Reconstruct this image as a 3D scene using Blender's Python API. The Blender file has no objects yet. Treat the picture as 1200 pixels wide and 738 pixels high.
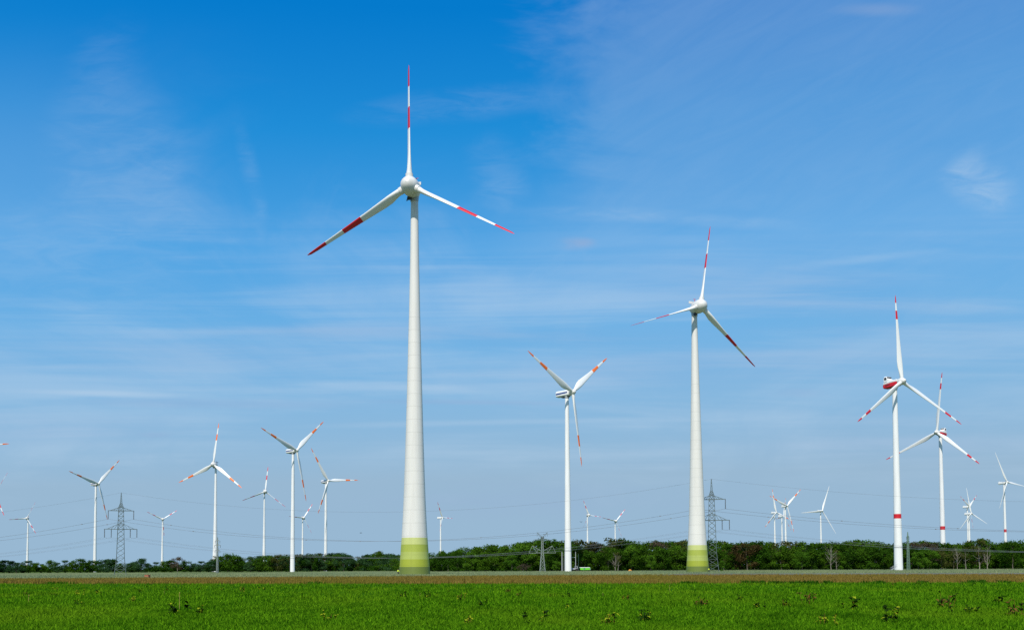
import bpy, math, random
import numpy as np
from mathutils import Vector, Matrix

random.seed(7)
NR = np.random.default_rng(7)
R = math.radians
scene = bpy.context.scene
COL = scene.collection

# ------------------------------------------------------------------ camera
FPX = 1167.0
PITCH, ROLL, SH = R(2.6), 0.0045, 243.0
CAM = Vector((0, 0, 1.7))
_f = Vector((0, math.cos(PITCH), math.sin(PITCH)))
_r0 = Vector((1, 0, 0))
_u0 = _r0.cross(_f)
_r = _r0 * math.cos(ROLL) - _u0 * math.sin(ROLL)
_u = _r.cross(_f)
cd = bpy.data.cameras.new('camera')
cd.sensor_width = 36.0
cd.lens = 36.0 * FPX / 1200.0
cd.shift_y = SH / 1200.0
cd.clip_start = 0.5
cd.clip_end = 30000
cam = bpy.data.objects.new('camera', cd)
COL.objects.link(cam)
m = Matrix((_r, _u, -_f)).transposed().to_4x4()
m.translation = CAM
cam.matrix_world = m
scene.camera = cam


def ray(px, py):
    return _f + _r * ((px - 600) / FPX) + _u * ((369 + SH - py) / FPX)


def P(px, py, Y):
    """point of the world at distance Y ahead seen in direction px, py"""
    d = ray(px, py)
    return CAM + d * (Y / d.y)


def smooth(a, b, v):
    t = min(1.0, max(0.0, (v - a) / (b - a)))
    return t * t * (3 - 2 * t)


def gz(x, y):
    return -0.4 * smooth(130, 400, y) - 0.5 * smooth(-60, -220, x) * smooth(250, 600, y)


def G(px, Y):
    p = P(px, 665, Y)
    return Vector((p.x, Y, gz(p.x, Y)))


# ------------------------------------------------------------------ object helpers
def tag(o, label=None, cat=None, group=None, kind=None):
    if label: o['label'] = label
    if cat: o['category'] = cat
    if group: o['group'] = group
    if kind: o['kind'] = kind
    return o


def empty(name, loc, rz=0.0):
    o = bpy.data.objects.new(name, None)
    o.empty_display_size = 1.0
    COL.objects.link(o)
    o.location = loc
    o.rotation_euler = (0, 0, rz)
    return o


def link(name, me, parent=None, loc=None, mat4=None):
    o = bpy.data.objects.new(name, me)
    COL.objects.link(o)
    if parent is not None:
        o.parent = parent
    if mat4 is not None:
        o.matrix_local = mat4
    elif loc is not None:
        o.location = loc
    return o


class MB:
    def __init__(self):
        self.v, self.f, self.m, self.s = [], [], [], []

    def face(self, idx, mat=0, smooth_=False):
        self.f.append(tuple(idx)); self.m.append(mat); self.s.append(smooth_)

    def rings(self, rings, mats=0, cap0=True, cap1=True, sm=True, close=True):
        """rings: list of equal-length point lists"""
        n = len(rings[0]); b = len(self.v)
        for r in rings: self.v.extend([tuple(p) for p in r])
        for i in range(len(rings) - 1):
            mt = mats[i] if isinstance(mats, (list, tuple)) else mats
            for k in range(n):
                k2 = (k + 1) % n
                self.face((b + i * n + k, b + i * n + k2, b + (i + 1) * n + k2, b + (i + 1) * n + k), mt, sm)
        m0 = mats[0] if isinstance(mats, (list, tuple)) else mats
        m1 = mats[-1] if isinstance(mats, (list, tuple)) else mats
        for on, ring, mt in ((cap0, list(reversed(rings[0])), m0), (cap1, rings[-1], m1)):
            if on:                                            # caps own their vertices so that the sides stay smooth
                q = len(self.v); self.v.extend([tuple(p) for p in ring])
                self.face(range(q, q + n), mt)
        return self

    def lathe(self, prof, mats=0, n=24, axis='Z', origin=(0, 0, 0), sm=True):
        o = Vector(origin); rs = []
        for (h, r) in prof:
            ring = []
            for k in range(n):
                a = 2 * math.pi * k / n
                if axis == 'Z': p = (r * math.cos(a), r * math.sin(a), h)
                else: p = (r * math.cos(a), -h, r * math.sin(a))      # axis pointing to -Y
                ring.append(Vector(p) + o)
            rs.append(ring)
        return self.rings(rs, mats, sm=sm)

    def tube(self, p0, p1, r0, r1=None, n=4, mat=0, sm=False):
        p0, p1 = Vector(p0), Vector(p1)
        r1 = r0 if r1 is None else r1
        d = p1 - p0
        if d.length < 1e-6: return self
        d.normalize()
        a = d.cross(Vector((0, 0, 1)))
        if a.length < 1e-3: a = d.cross(Vector((1, 0, 0)))
        a.normalize(); b = d.cross(a)
        rs = []
        for p, r in ((p0, r0), (p1, r1)):
            rs.append([p + (a * math.cos(t) + b * math.sin(t)) * r for t in [math.pi / 4 + 2 * math.pi * k / n for k in range(n)]])
        return self.rings(rs, mat, sm=sm)

    def box(self, c, s, mat=0, bev=0.0):
        cx, cy, cz = c; hx, hy, hz = s[0] / 2, s[1] / 2, s[2] / 2
        if bev <= 0:
            rs = [[Vector((cx + sx * hx, cy + sy * hy, cz + sz * hz)) for sx, sy in ((-1, -1), (1, -1), (1, 1), (-1, 1))] for sz in (-1, 1)]
            return self.rings(rs, mat, sm=False)
        rs = []
        for dz, k in ((-hz, bev), (-hz + bev, 0), (hz - bev, 0), (hz, bev)):
            ax, ay = hx - k, hy - k; q = bev * .6
            rs.append([Vector((cx + x, cy + y, cz + dz)) for x, y in ((-ax + q, -ay), (ax - q, -ay), (ax, -ay + q), (ax, ay - q), (ax - q, ay), (-ax + q, ay), (-ax, ay - q), (-ax, -ay + q))])
        return self.rings(rs, mat, sm=False)

    def mesh(self, name, mats):
        me = bpy.data.meshes.new(name)
        me.from_pydata(self.v, [], self.f)
        for mt in mats: me.materials.append(mt)
        me.polygons.foreach_set('material_index', self.m)
        me.polygons.foreach_set('use_smooth', self.s)
        me.update()
        return me

    def build(self, name, mats, parent=None, **k):
        return link(name, self.mesh(name, mats if isinstance(mats, (list, tuple)) else [mats]), parent, **k)


# ------------------------------------------------------------------ materials
class NT:
    def __init__(self, mat):
        mat.use_nodes = True
        self.t = mat.node_tree
        self.t.nodes.clear()

    def n(self, typ, **k):
        nd = self.t.nodes.new(typ)
        for a, b in k.items(): setattr(nd, a, b)
        return nd

    def l(self, a, b): self.t.links.new(a, b)

    def val(self, sock, v):
        if isinstance(v, bpy.types.NodeSocket): self.l(v, sock)
        else: sock.default_value = v

    def math(self, op, a, b=0.0, c=None, clamp=False):
        nd = self.n('ShaderNodeMath', operation=op); nd.use_clamp = clamp
        self.val(nd.inputs[0], a); self.val(nd.inputs[1], b)
        if c is not None: self.val(nd.inputs[2], c)
        return nd.outputs[0]

    def vmath(self, op, a, b=None):
        nd = self.n('ShaderNodeVectorMath', operation=op)
        self.val(nd.inputs[0], a)
        if b is not None: self.val(nd.inputs[1], b)
        return nd

    def mix(self, fac, a, b, blend='MIX'):
        nd = self.n('ShaderNodeMix', data_type='RGBA', blend_type=blend)
        self.val(nd.inputs[0], fac)
        for s, v in ((nd.inputs[6], a), (nd.inputs[7], b)):
            if isinstance(v, bpy.types.NodeSocket): self.l(v, s)
            else: s.default_value = (*v[:3], 1)
        return nd.outputs[2]

    def noise(self, vec, scale, detail=3, rough=.55, dist=0.0):
        nd = self.n('ShaderNodeTexNoise')
        if vec is not None: self.l(vec, nd.inputs['Vector'])
        nd.inputs['Scale'].default_value = scale
        nd.inputs['Detail'].default_value = detail
        nd.inputs['Roughness'].default_value = rough
        nd.inputs['Distortion'].default_value = dist
        return nd.outputs['Fac']

    def maprange(self, v, a, b, c=0.0, d=1.0, smoothstep=True):
        nd = self.n('ShaderNodeMapRange'); nd.interpolation_type = 'SMOOTHSTEP' if smoothstep else 'LINEAR'
        self.val(nd.inputs[0], v)
        for i, q in enumerate((a, b, c, d)): self.val(nd.inputs[i + 1], q)
        return nd.outputs[0]

    def mapping(self, vec, scale=(1, 1, 1), loc=(0, 0, 0), rot=(0, 0, 0)):
        nd = self.n('ShaderNodeMapping')
        self.l(vec, nd.inputs['Vector'])
        nd.inputs['Scale'].default_value = scale
        nd.inputs['Location'].default_value = loc
        nd.inputs['Rotation'].default_value = rot
        return nd.outputs[0]


def paint(name, col, rough=.45, grime=.06, metal=0.0, scale=.6):
    """painted or metal surface with faint streaks of dirt"""
    mt = bpy.data.materials.new(name); t = NT(mt)
    o = t.n('ShaderNodeOutputMaterial'); b = t.n('ShaderNodeBsdfPrincipled')
    tc = t.n('ShaderNodeTexCoord').outputs['Object']
    nz = t.noise(t.mapping(tc, (1, 1, .12)), scale, 4, .6)
    dark = tuple(c * (1 - grime * 2.2) for c in col)
    t.l(t.mix(t.maprange(nz, .35, .7), col, dark), b.inputs['Base Color'])
    b.inputs['Roughness'].default_value = rough
    b.inputs['Metallic'].default_value = metal
    t.l(b.outputs[0], o.inputs[0])
    return mt


def concrete_tower(name, col, seam=.84, step=3.83, tz=0.0):
    """precast concrete rings: thin horizontal joints, staggered vertical joints, weather streaks"""
    mt = bpy.data.materials.new(name); t = NT(mt)
    o = t.n('ShaderNodeOutputMaterial'); b = t.n('ShaderNodeBsdfPrincipled')
    tc = t.n('ShaderNodeTexCoord').outputs['Object']
    sp = t.n('ShaderNodeSeparateXYZ'); t.l(tc, sp.inputs[0])
    z = t.math('DIVIDE', sp.outputs[2], step)
    fr = t.math('FRACT', z)
    hj = t.math('MULTIPLY', t.math('LESS_THAN', fr, .045), t.math('LESS_THAN', sp.outputs[2], 78))
    ang = t.math('ARCTAN2', sp.outputs[1], sp.outputs[0])
    row = t.math('FLOOR', z)
    odd = t.math('MULTIPLY', t.math('FRACT', t.math('MULTIPLY', row, .5)), 2.1)
    av = t.math('FRACT', t.math('ADD', t.math('DIVIDE', ang, 2.0944), odd))
    vj = t.math('MULTIPLY', t.math('LESS_THAN', av, .012), t.math('LESS_THAN', sp.outputs[2], 40))
    j = t.math('MAXIMUM', hj, t.math('MULTIPLY', vj, .7))
    ringn = t.n('ShaderNodeTexWhiteNoise'); ringn.noise_dimensions = '1D'; t.l(row, ringn.inputs['W'])
    base = t.mix(t.math('MULTIPLY', ringn.outputs[0], .15), col, tuple(c * .88 for c in col))
    nz = t.noise(t.mapping(tc, (1, 1, .05)), .9, 5, .65)
    base = t.mix(t.maprange(nz, .45, .75, 0, .35), base, tuple(c * .72 for c in col))
    base = t.mix(j, base, tuple(c * seam for c in col))
    t.l(base, b.inputs['Base Color'])
    b.inputs['Roughness'].default_value = .6
    t.l(b.outputs[0], o.inputs[0])
    return mt


def leafy(name, a, b_, trans=.25, scale=.35, spread=.5, attr=None, big=None):
    """foliage: colour varies leaf by leaf (stored random tint) and plant by plant"""
    mt = bpy.data.materials.new(name); t = NT(mt)
    o = t.n('ShaderNodeOutputMaterial')
    at = t.n('ShaderNodeAttribute', attribute_name='tint')
    oi = t.n('ShaderNodeObjectInfo')
    f = t.math('ADD', t.math('MULTIPLY', at.outputs['Fac'], spread), t.math('MULTIPLY', oi.outputs['Random'], 1 - spread))
    col = t.mix(f, a, b_)
    if big:
        geo = t.n('ShaderNodeNewGeometry')
        for (sc, lo, hi, c2, stren) in big:
            nz = t.noise(t.mapping(geo.outputs['Position'], (1, .35, 1)), sc, 3, .6)
            col = t.mix(t.maprange(nz, lo, hi, 0, stren), col, c2)
    d = t.n('ShaderNodeBsdfDiffuse'); tr = t.n('ShaderNodeBsdfTranslucent')
    t.l(col, d.inputs[0]); t.l(col, tr.inputs[0])
    mx = t.n('ShaderNodeMixShader'); mx.inputs[0].default_value = trans
    t.l(d.outputs[0], mx.inputs[1]); t.l(tr.outputs[0], mx.inputs[2])
    t.l(mx.outputs[0], o.inputs[0])
    return mt


def soil(name, a, b_, sc=.8, stretch=(1, .3, 1)):
    mt = bpy.data.materials.new(name); t = NT(mt)
    o = t.n('ShaderNodeOutputMaterial'); d = t.n('ShaderNodeBsdfDiffuse')
    geo = t.n('ShaderNodeNewGeometry')
    n1 = t.noise(t.mapping(geo.outputs['Position'], stretch), sc, 6, .65)
    n2 = t.noise(t.mapping(geo.outputs['Position'], stretch), sc * .08, 3, .5)
    f = t.math('ADD', t.math('MULTIPLY', n1, .6), t.math('MULTIPLY', n2, .4))
    t.l(t.mix(t.maprange(f, .35, .65), a, b_), d.inputs[0])
    t.l(d.outputs[0], o.inputs[0])
    return mt


M = {}
M['tower'] = concrete_tower('pale_concrete', (.68, .665, .625))
M['white'] = paint('white_paint', (.80, .80, .79), .35, .04)
M['hub'] = paint('off_white_gelcoat', (.68, .665, .63), .38, .06)
M['blade'] = paint('blade_gelcoat', (.76, .76, .74), .4, .04)
M['red'] = paint('signal_red', (.62, .012, .022), .45, .05)
M['orange'] = paint('signal_orange_red', (.90, .18, .018), .45, .05)
M['pinkred'] = paint('pinkish_red', (.66, .045, .06), .5, .05)  # slightly lighter, pinker red for far rotors
M['blue'] = paint('blue_stripe', (.012, .05, .24), .4, .03)
M['dark'] = paint('dark_grille', (.03, .035, .04), .6, .02)
M['grey'] = paint('grey_metal', (.42, .44, .45), .5, .08)
for i, c in enumerate([(.135, .18, .030), (.31, .36, .028), (.38, .44, .10), (.34, .40, .055), (.50, .54, .19)]):
    M['ring%d' % i] = concrete_tower('green_ring_paint_%d' % i, c, .85, 3.0)
M['steel'] = paint('galvanised_lattice_steel', (.115, .15, .145), .6, .1)
M['steel_light'] = paint('pale_lattice_steel', (.27, .31, .29), .6, .1)
M['steel_green'] = paint('green_lattice_steel', (.15, .24, .18), .6, .1)
M['wire'] = paint('aluminium_wire', (.20, .22, .25), .6, .05)
M['insul'] = paint('insulator_glaze', (.06, .065, .07), .4, .05)


# ------------------------------------------------------------------ wind turbines
BLADE_SHAPES = {
    # t, chord, thickness ratio, twist deg
    'slim': [(.03, .054, 1., 20), (.085, .054, 1., 20), (.13, .066, .75, 18), (.19, .080, .48, 15), (.26, .076, .36, 12), (.38, .061, .29, 8),
             (.47, .053, .26, 6), (.56, .046, .25, 5), (.65, .040, .24, 4), (.74, .034, .23, 3), (.82, .030, .23, 2), (.91, .025, .22, 1), (.97, .019, .2, 0), (1., .006, .25, 0)],
    'broad': [(.02, .045, 1., 20), (.06, .045, 1., 20), (.11, .062, .65, 19), (.17, .084, .40, 16), (.23, .092, .30, 13), (.34, .078, .25, 10), (.46, .062, .22, 7),
              (.58, .049, .2, 5), (.66, .042, .19, 4), (.73, .037, .18, 3), (.82, .031, .18, 2), (.875, .027, .17, 1), (.95, .020, .16, 0), (1., .005, .2, 0)],
    'long': [(.02, .042, 1., 18), (.06, .042, 1., 18), (.11, .052, .7, 17), (.17, .066, .42, 15), (.24, .070, .30, 12), (.35, .059, .25, 9), (.5, .046, .22, 6),
             (.62, .037, .2, 4), (.72, .031, .19, 3), (.82, .026, .18, 2), (.91, .020, .17, 1), (.97, .014, .16, 0), (1., .004, .2, 0)],
}
BANDS = {'slim': (.47, .65, .82, 1.0), 'broad': (.58, .73, .875, 1.0), 'long': (.72, .82, .91, 1.0)}
_blades = {}


def blade_mesh(shape, pitch, band):
    key = (shape, pitch, band)
    if key in _blades: return _blades[key]
    rings, mats = [], []
    secs = BLADE_SHAPES[shape]
    bd = BANDS[shape]
    n = 14
    for i, (t, c, th, tw) in enumerate(secs):
        b = R(tw + pitch)
        lead = Vector((-math.cos(b), math.sin(b), 0)); nor = Vector((math.sin(b), math.cos(b), 0))
        ring = []
        for k in range(n):
            a = 2 * math.pi * k / n
            x, y = math.cos(a), math.sin(a)
            fair = 1 if th > .9 else (.55 + .45 * x) ** .8 if x > -.99 else .02
            w = 1.0 if th > .9 else .25 + .75 * fair
            off = 0.0 if th > .9 else -.22                  # pitch axis nearer the leading edge
            ring.append(lead * ((x * .5 + off * (1 - th)) * c) + nor * (y * .5 * c * th * w) + Vector((0, -.0 * t * t, t)))
        rings.append(ring)
        if i:
            mid = (t + secs[i - 1][0]) / 2
            mats.append(1 if band and (bd[0] <= mid <= bd[1] or mid >= bd[2]) else 0)
    me = MB().rings(rings, mats).mesh('blade', [M['blade'], M[band] if band else M['blade']])
    _blades[key] = me
    return me


def ring_of_box(L0, L1, prof, n=None):
    """nacelle body lofted along the axis: prof = list of (s, half width, z low, z high), s positive upwind"""
    rings = []
    for s, hw, z0, z1 in prof:
        q = min(hw, (z1 - z0) / 2) * .35
        rings.append([Vector((x, -s, z)) for x, z in ((-hw + q, z0), (hw - q, z0), (hw, z0 + q), (hw, z1 - q), (hw - q, z1), (-hw + q, z1), (-hw, z1 - q), (-hw, z0 + q))])
    return rings


def turbine(hx, hy, Y, psi, az, Rr, tilt, cone, model, band, label, tower='slim', towerband=None, pitch=3, spin=None, n=28):
    hub = P(hx, hy, Y)
    ps, ti = R(psi), R(tilt)
    OH = {'egg': 4.6, 'box': 4.3, 'boat': 4.6, 'white': 4.4}[model]
    ax = Vector((math.sin(ps), -math.cos(ps), 0))
    base = hub - ax * OH * math.cos(ti)
    base.z = gz(base.x, base.y) - 0.15
    H = hub.z - base.z - OH * math.sin(ti)
    root = empty('wind_turbine', base, ps)
    tag(root, label, 'wind turbine', 'wind turbines of the wind farm')
    # tower
    if tower == 'concrete':
        k = H / 109.0
        prof = [(0, 4.62), (2.55, 4.45), (2.56, 4.45), (4.8, 4.28), (7.0, 4.12), (9.1, 3.97), (11.1, 3.83), (16, 3.55), (22, 3.27), (30, 2.98), (40, 2.66), (55, 2.25), (70, 1.88), (78, 1.66), (95, 1.32), (H - .8, 1.08), (H, 1.08)]
        tb = MB()
        zs = [0, 2.55, 4.75, 6.95, 9.1, 11.1]
        def rad(z):
            for (a, ra), (b, rb) in zip(prof, prof[1:]):
                if a <= z <= b and b > a: return ra + (rb - ra) * (z - a) / (b - a)
            return prof[-1][1]
        up = [(11.1, rad(11.1))] + [q for q in prof if q[0] > 11.2]
        tw = MB().lathe(up, 0, 48).build('tower', M['tower'], root)
        for i in range(5):
            z0, z1 = zs[i], zs[i + 1]
            rb = MB().lathe([(z0, rad(z0)), (z1, rad(z1))], 0, 48).build('green_ring', M['ring%d' % i], tw)
        # dark service door with steps at the back side of the base
        d = MB().box((0, 4.55, 1.9), (1.1, .35, 2.3), 0, .05).build('door', M['dark'], root)
    else:
        r0, r1 = (2.0, 1.08) if tower == 'slim' else (2.15, 1.15) if tower == 'stout' else (3.0, 1.0)
        if tower == 'conic':
            prof = [(0, 3.2), (8, 2.75), (20, 2.3), (40, 1.85), (70, 1.4), (H - 1, 1.0), (H, 1.0)]
        else:
            prof = [(0, r0), (.25, r0)] + [(h, r0 + (r1 - r0) * (h / H)) for h in (10, 11.6, 11.9, 24, 40, 60, 80) if h < H - 3] + [(H - 1, r1), (H, r1)]
        mats = [0] * (len(prof) - 1)
        if towerband:
            z0, z1 = towerband
            rr = lambda z: r0 + (r1 - r0) * z / H
            prof = sorted([q for q in prof if not z0 <= q[0] <= z1] + [(z0, rr(z0)), (z1, rr(z1))])
            mats = [1 if (a[0] >= z0 - .01 and b[0] <= z1 + .01) else 0 for a, b in zip(prof, prof[1:])]
        tb = MB().lathe(prof, mats, n)
        tw = tb.build('tower', [M['white'], M['red']], root)
        if Y < 900:
            MB().lathe([(11.6, r0 + (r1 - r0) * 11.6 / H + .05), (11.95, r0 + (r1 - r0) * 11.95 / H + .05)], 0, n).build('flange_ring', M['grey'], tw)
    # nacelle and rotor share a frame tilted about the hub height
    tm = Matrix.Translation((0, 0, H)) @ Matrix.Rotation(-ti, 4, 'X')
    mt_n = [M['white'], M['blue'], M['red'], M['dark'], M['hub'], M['grey']]
    if model == 'egg':
        sc = .94
        nac = MB().lathe([(s * 1.0 + OH, r * sc) for s, r in ((-1.15, 2.86), (-1.9, 2.84), (-2.8, 2.7), (-4, 2.35), (-5.2, 1.85), (-6.4, 1.2), (-7.2, .6), (-7.5, .05))][::-1], 4, 32, 'Y')
        no = nac.build('nacelle', mt_n, root, mat4=tm)
        fin = MB().box((0, 1.5, 3.1), (3.0, .25, 1.0), 4, .05); fin.tube((0, 1.4, 2.0), (0, 1.4, 2.8), .2, mat=4); fin.build('cooler_fin', mt_n, no)
        wm = MB().tube((.5, .2, 2.3), (.5, .2, 4.3), .09, mat=2); wm.tube((-.1, .2, 4.2), (1.1, .2, 4.2), .07, mat=2); wm.build('weather_mast', mt_n, no)
        hk = MB().box((-.9, -1.9, -2.75), (1.2, 1.0, .8), 3, .1); hk.tube((-1.2, -2.2, -2.4), (-1.5, -2.4, -3.7), .22, mat=3); hk.build('crane_hatch', mt_n, no)
        cl = MB().lathe([(-3.1, 1.2), (-1.6, 1.35)], 5, 28); cl.build('tower_collar', mt_n, no)
        hub_prof = [(-1.05, 2.86), (-.3, 2.86), (.5, 2.78), (1.3, 2.5), (2.0, 2.0), (2.55, 1.35), (2.85, .7), (2.95, .05)]
        hb = MB().lathe([(s + OH, r * sc) for s, r in hub_prof], 4, 36, 'Y')
        rootr = 2.5
    elif model == 'box':
        L = 10.3
        pr = [(s, hw, a, b) for s, hw, a, b in ((-L + 3.2, 1.45, -1.2, 1.75), (-L + 3.6, 1.6, -1.45, 1.95), (1.6, 1.7, -1.75, 1.75), (2.3, 1.5, -1.5, 1.5))]
        nb = MB().rings(ring_of_box(0, 0, pr), 0, sm=False)
        no = nb.build('nacelle', mt_n, root, mat4=tm)
        stp = MB()
        for sx in (-1, 1): stp.box((sx * 1.68, 2.6, .2), (.12, 8.2, .75), 1)
        stp.box((0, L - 3.2 + .02, .3), (2.3, .12, .75), 1)
        stp.build('stripe', mt_n, no)
        gr = MB().box((0, .9, -2.0), (2.2, 5.2, .5), 3, .08); gr.lathe([(-2.9, 1.2), (-1.7, 1.45)], 5, 20); gr.build('yaw_base', mt_n, no)
        wm = MB().tube((0, 6.2, 1.9), (0, 6.2, 3.1), .08, mat=5); wm.build('weather_mast', mt_n, no)
        hb = MB().lathe([(s + OH, r) for s, r in ((-1.8, 1.35), (-1.5, 1.5), (0, 1.6), (1.0, 1.35), (1.7, .85), (2.05, .1))], 4, 24, 'Y')
        rootr = 1.0
    elif model == 'boat':
        pr = [(-6.4, 1.2, -.9, .5), (-5.7, 1.8, -1.5, .5), (-1, 2.0, -1.8, .5), (2.4, 1.8, -1.7, .5)]
        nb = MB().rings(ring_of_box(0, 0, pr), 2, sm=False)
        no = nb.build('nacelle', mt_n, root, mat4=tm)
        top = MB().rings(ring_of_box(0, 0, [(-6.3, 1.1, .45, .8), (-5.6, 1.75, .45, 1.35), (-2.6, 1.85, .45, 1.6), (.5, 1.75, .45, 1.6), (2.5, 1.5, .45, 1.6)]), 0, sm=False)
        top.build('upper_shell', mt_n, no)
        cool = MB().rings(ring_of_box(0, 0, [(-5.2, 1.75, 1.2, 4.2), (-4.8, 1.8, 1.2, 4.6), (-3.2, 1.75, 1.2, 4.4), (-2.9, 1.7, 1.2, 3.4), (-1.2, 1.5, 1.2, 2.0)]), 0, sm=False)
        co = cool.build('cooler_housing', mt_n, no)
        for sx in (-1, 1): MB().box((sx * 1.77, 4.0, 3.3), (.14, 1.3, 1.3), 3).build('side_grille', mt_n, co)
        MB().box((0, 5.22, 2.8), (2.5, .12, 1.9), 3).build('rear_grille', mt_n, co)
        MB().box((0, 3.0, 3.4), (3.0, .3, 1.5), 3).build('front_grille', mt_n, co)
        for sx in (-1, 1): MB().box((sx * 1.98, 2.8, -.2), (.1, 2.8, .35), 3).build('lettering_plate', mt_n, no)
        cl = MB().lathe([(-2.9, 1.25), (-1.7, 1.5)], 5, 24); cl.build('tower_collar', mt_n, no)
        hb = MB().lathe([(s + OH, r) for s, r in ((-1.9, 1.5), (-1.4, 1.75), (0, 1.85), (1.2, 1.5), (2.0, .95), (2.45, .1))], 4, 24, 'Y')
        rootr = 1.2
    else:
        pr = [(-7.5, 1.2, -.9, 1.5), (-6.8, 1.6, -1.4, 1.9), (1.3, 1.7, -1.75, 1.75), (2.2, 1.4, -1.4, 1.4)]
        no = MB().rings(ring_of_box(0, 0, pr), 0, sm=False).build('nacelle', mt_n, root, mat4=tm)
        cb = MB().box((0, 5.8, 2.3), (2.6, 1.2, 1.0), 4, .1); cb.build('cooler_top', mt_n, no)
        cl = MB().lathe([(-2.9, 1.2), (-1.6, 1.45)], 5, 20); cl.build('tower_collar', mt_n, no)
        hb = MB().lathe([(s + OH, r) for s, r in ((-2.0, 1.4), (-1.4, 1.6), (0, 1.65), (1.1, 1.35), (1.9, .8), (2.2, .1))], 4, 24, 'Y')
        rootr = 1.1
    ho = hb.build('hub', mt_n, root, mat4=tm)
    # blades
    bm_ = blade_mesh({'egg': 'slim', 'box': 'broad', 'boat': 'long', 'white': 'long' if not band else 'broad'}[model] if not spin else spin, pitch, band)
    for k in range(3):
        a = R(az + 120 * k)
        sp = Vector((math.sin(a), 0, math.cos(a)))               # in the untilted rotor plane
        up = Vector((0, -1, 0))
        z = (sp + up * cone).normalized()
        x = up.cross(z).normalized(); y = z.cross(x)
        rot = Matrix((x, y, z)).transposed().to_4x4()
        mm = tm @ Matrix.Translation((0, -OH, 0)) @ rot @ Matrix.Diagonal((Rr, Rr, Rr * math.sqrt(1 + cone * cone), 1))
        bo = link('blade', bm_, root, mat4=mm)
        if model == 'egg':
            c = MB().lathe([(rootr * .7, .055 * Rr / 2 + .12), (rootr + .9, .055 * Rr / 2 + .12)], 4, 22)
            cm = tm @ Matrix.Translation((0, -OH, 0)) @ rot
            link('blade_collar', c.mesh('blade_collar', mt_n), ho, mat4=tm.inverted() @ cm)
    return root


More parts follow.
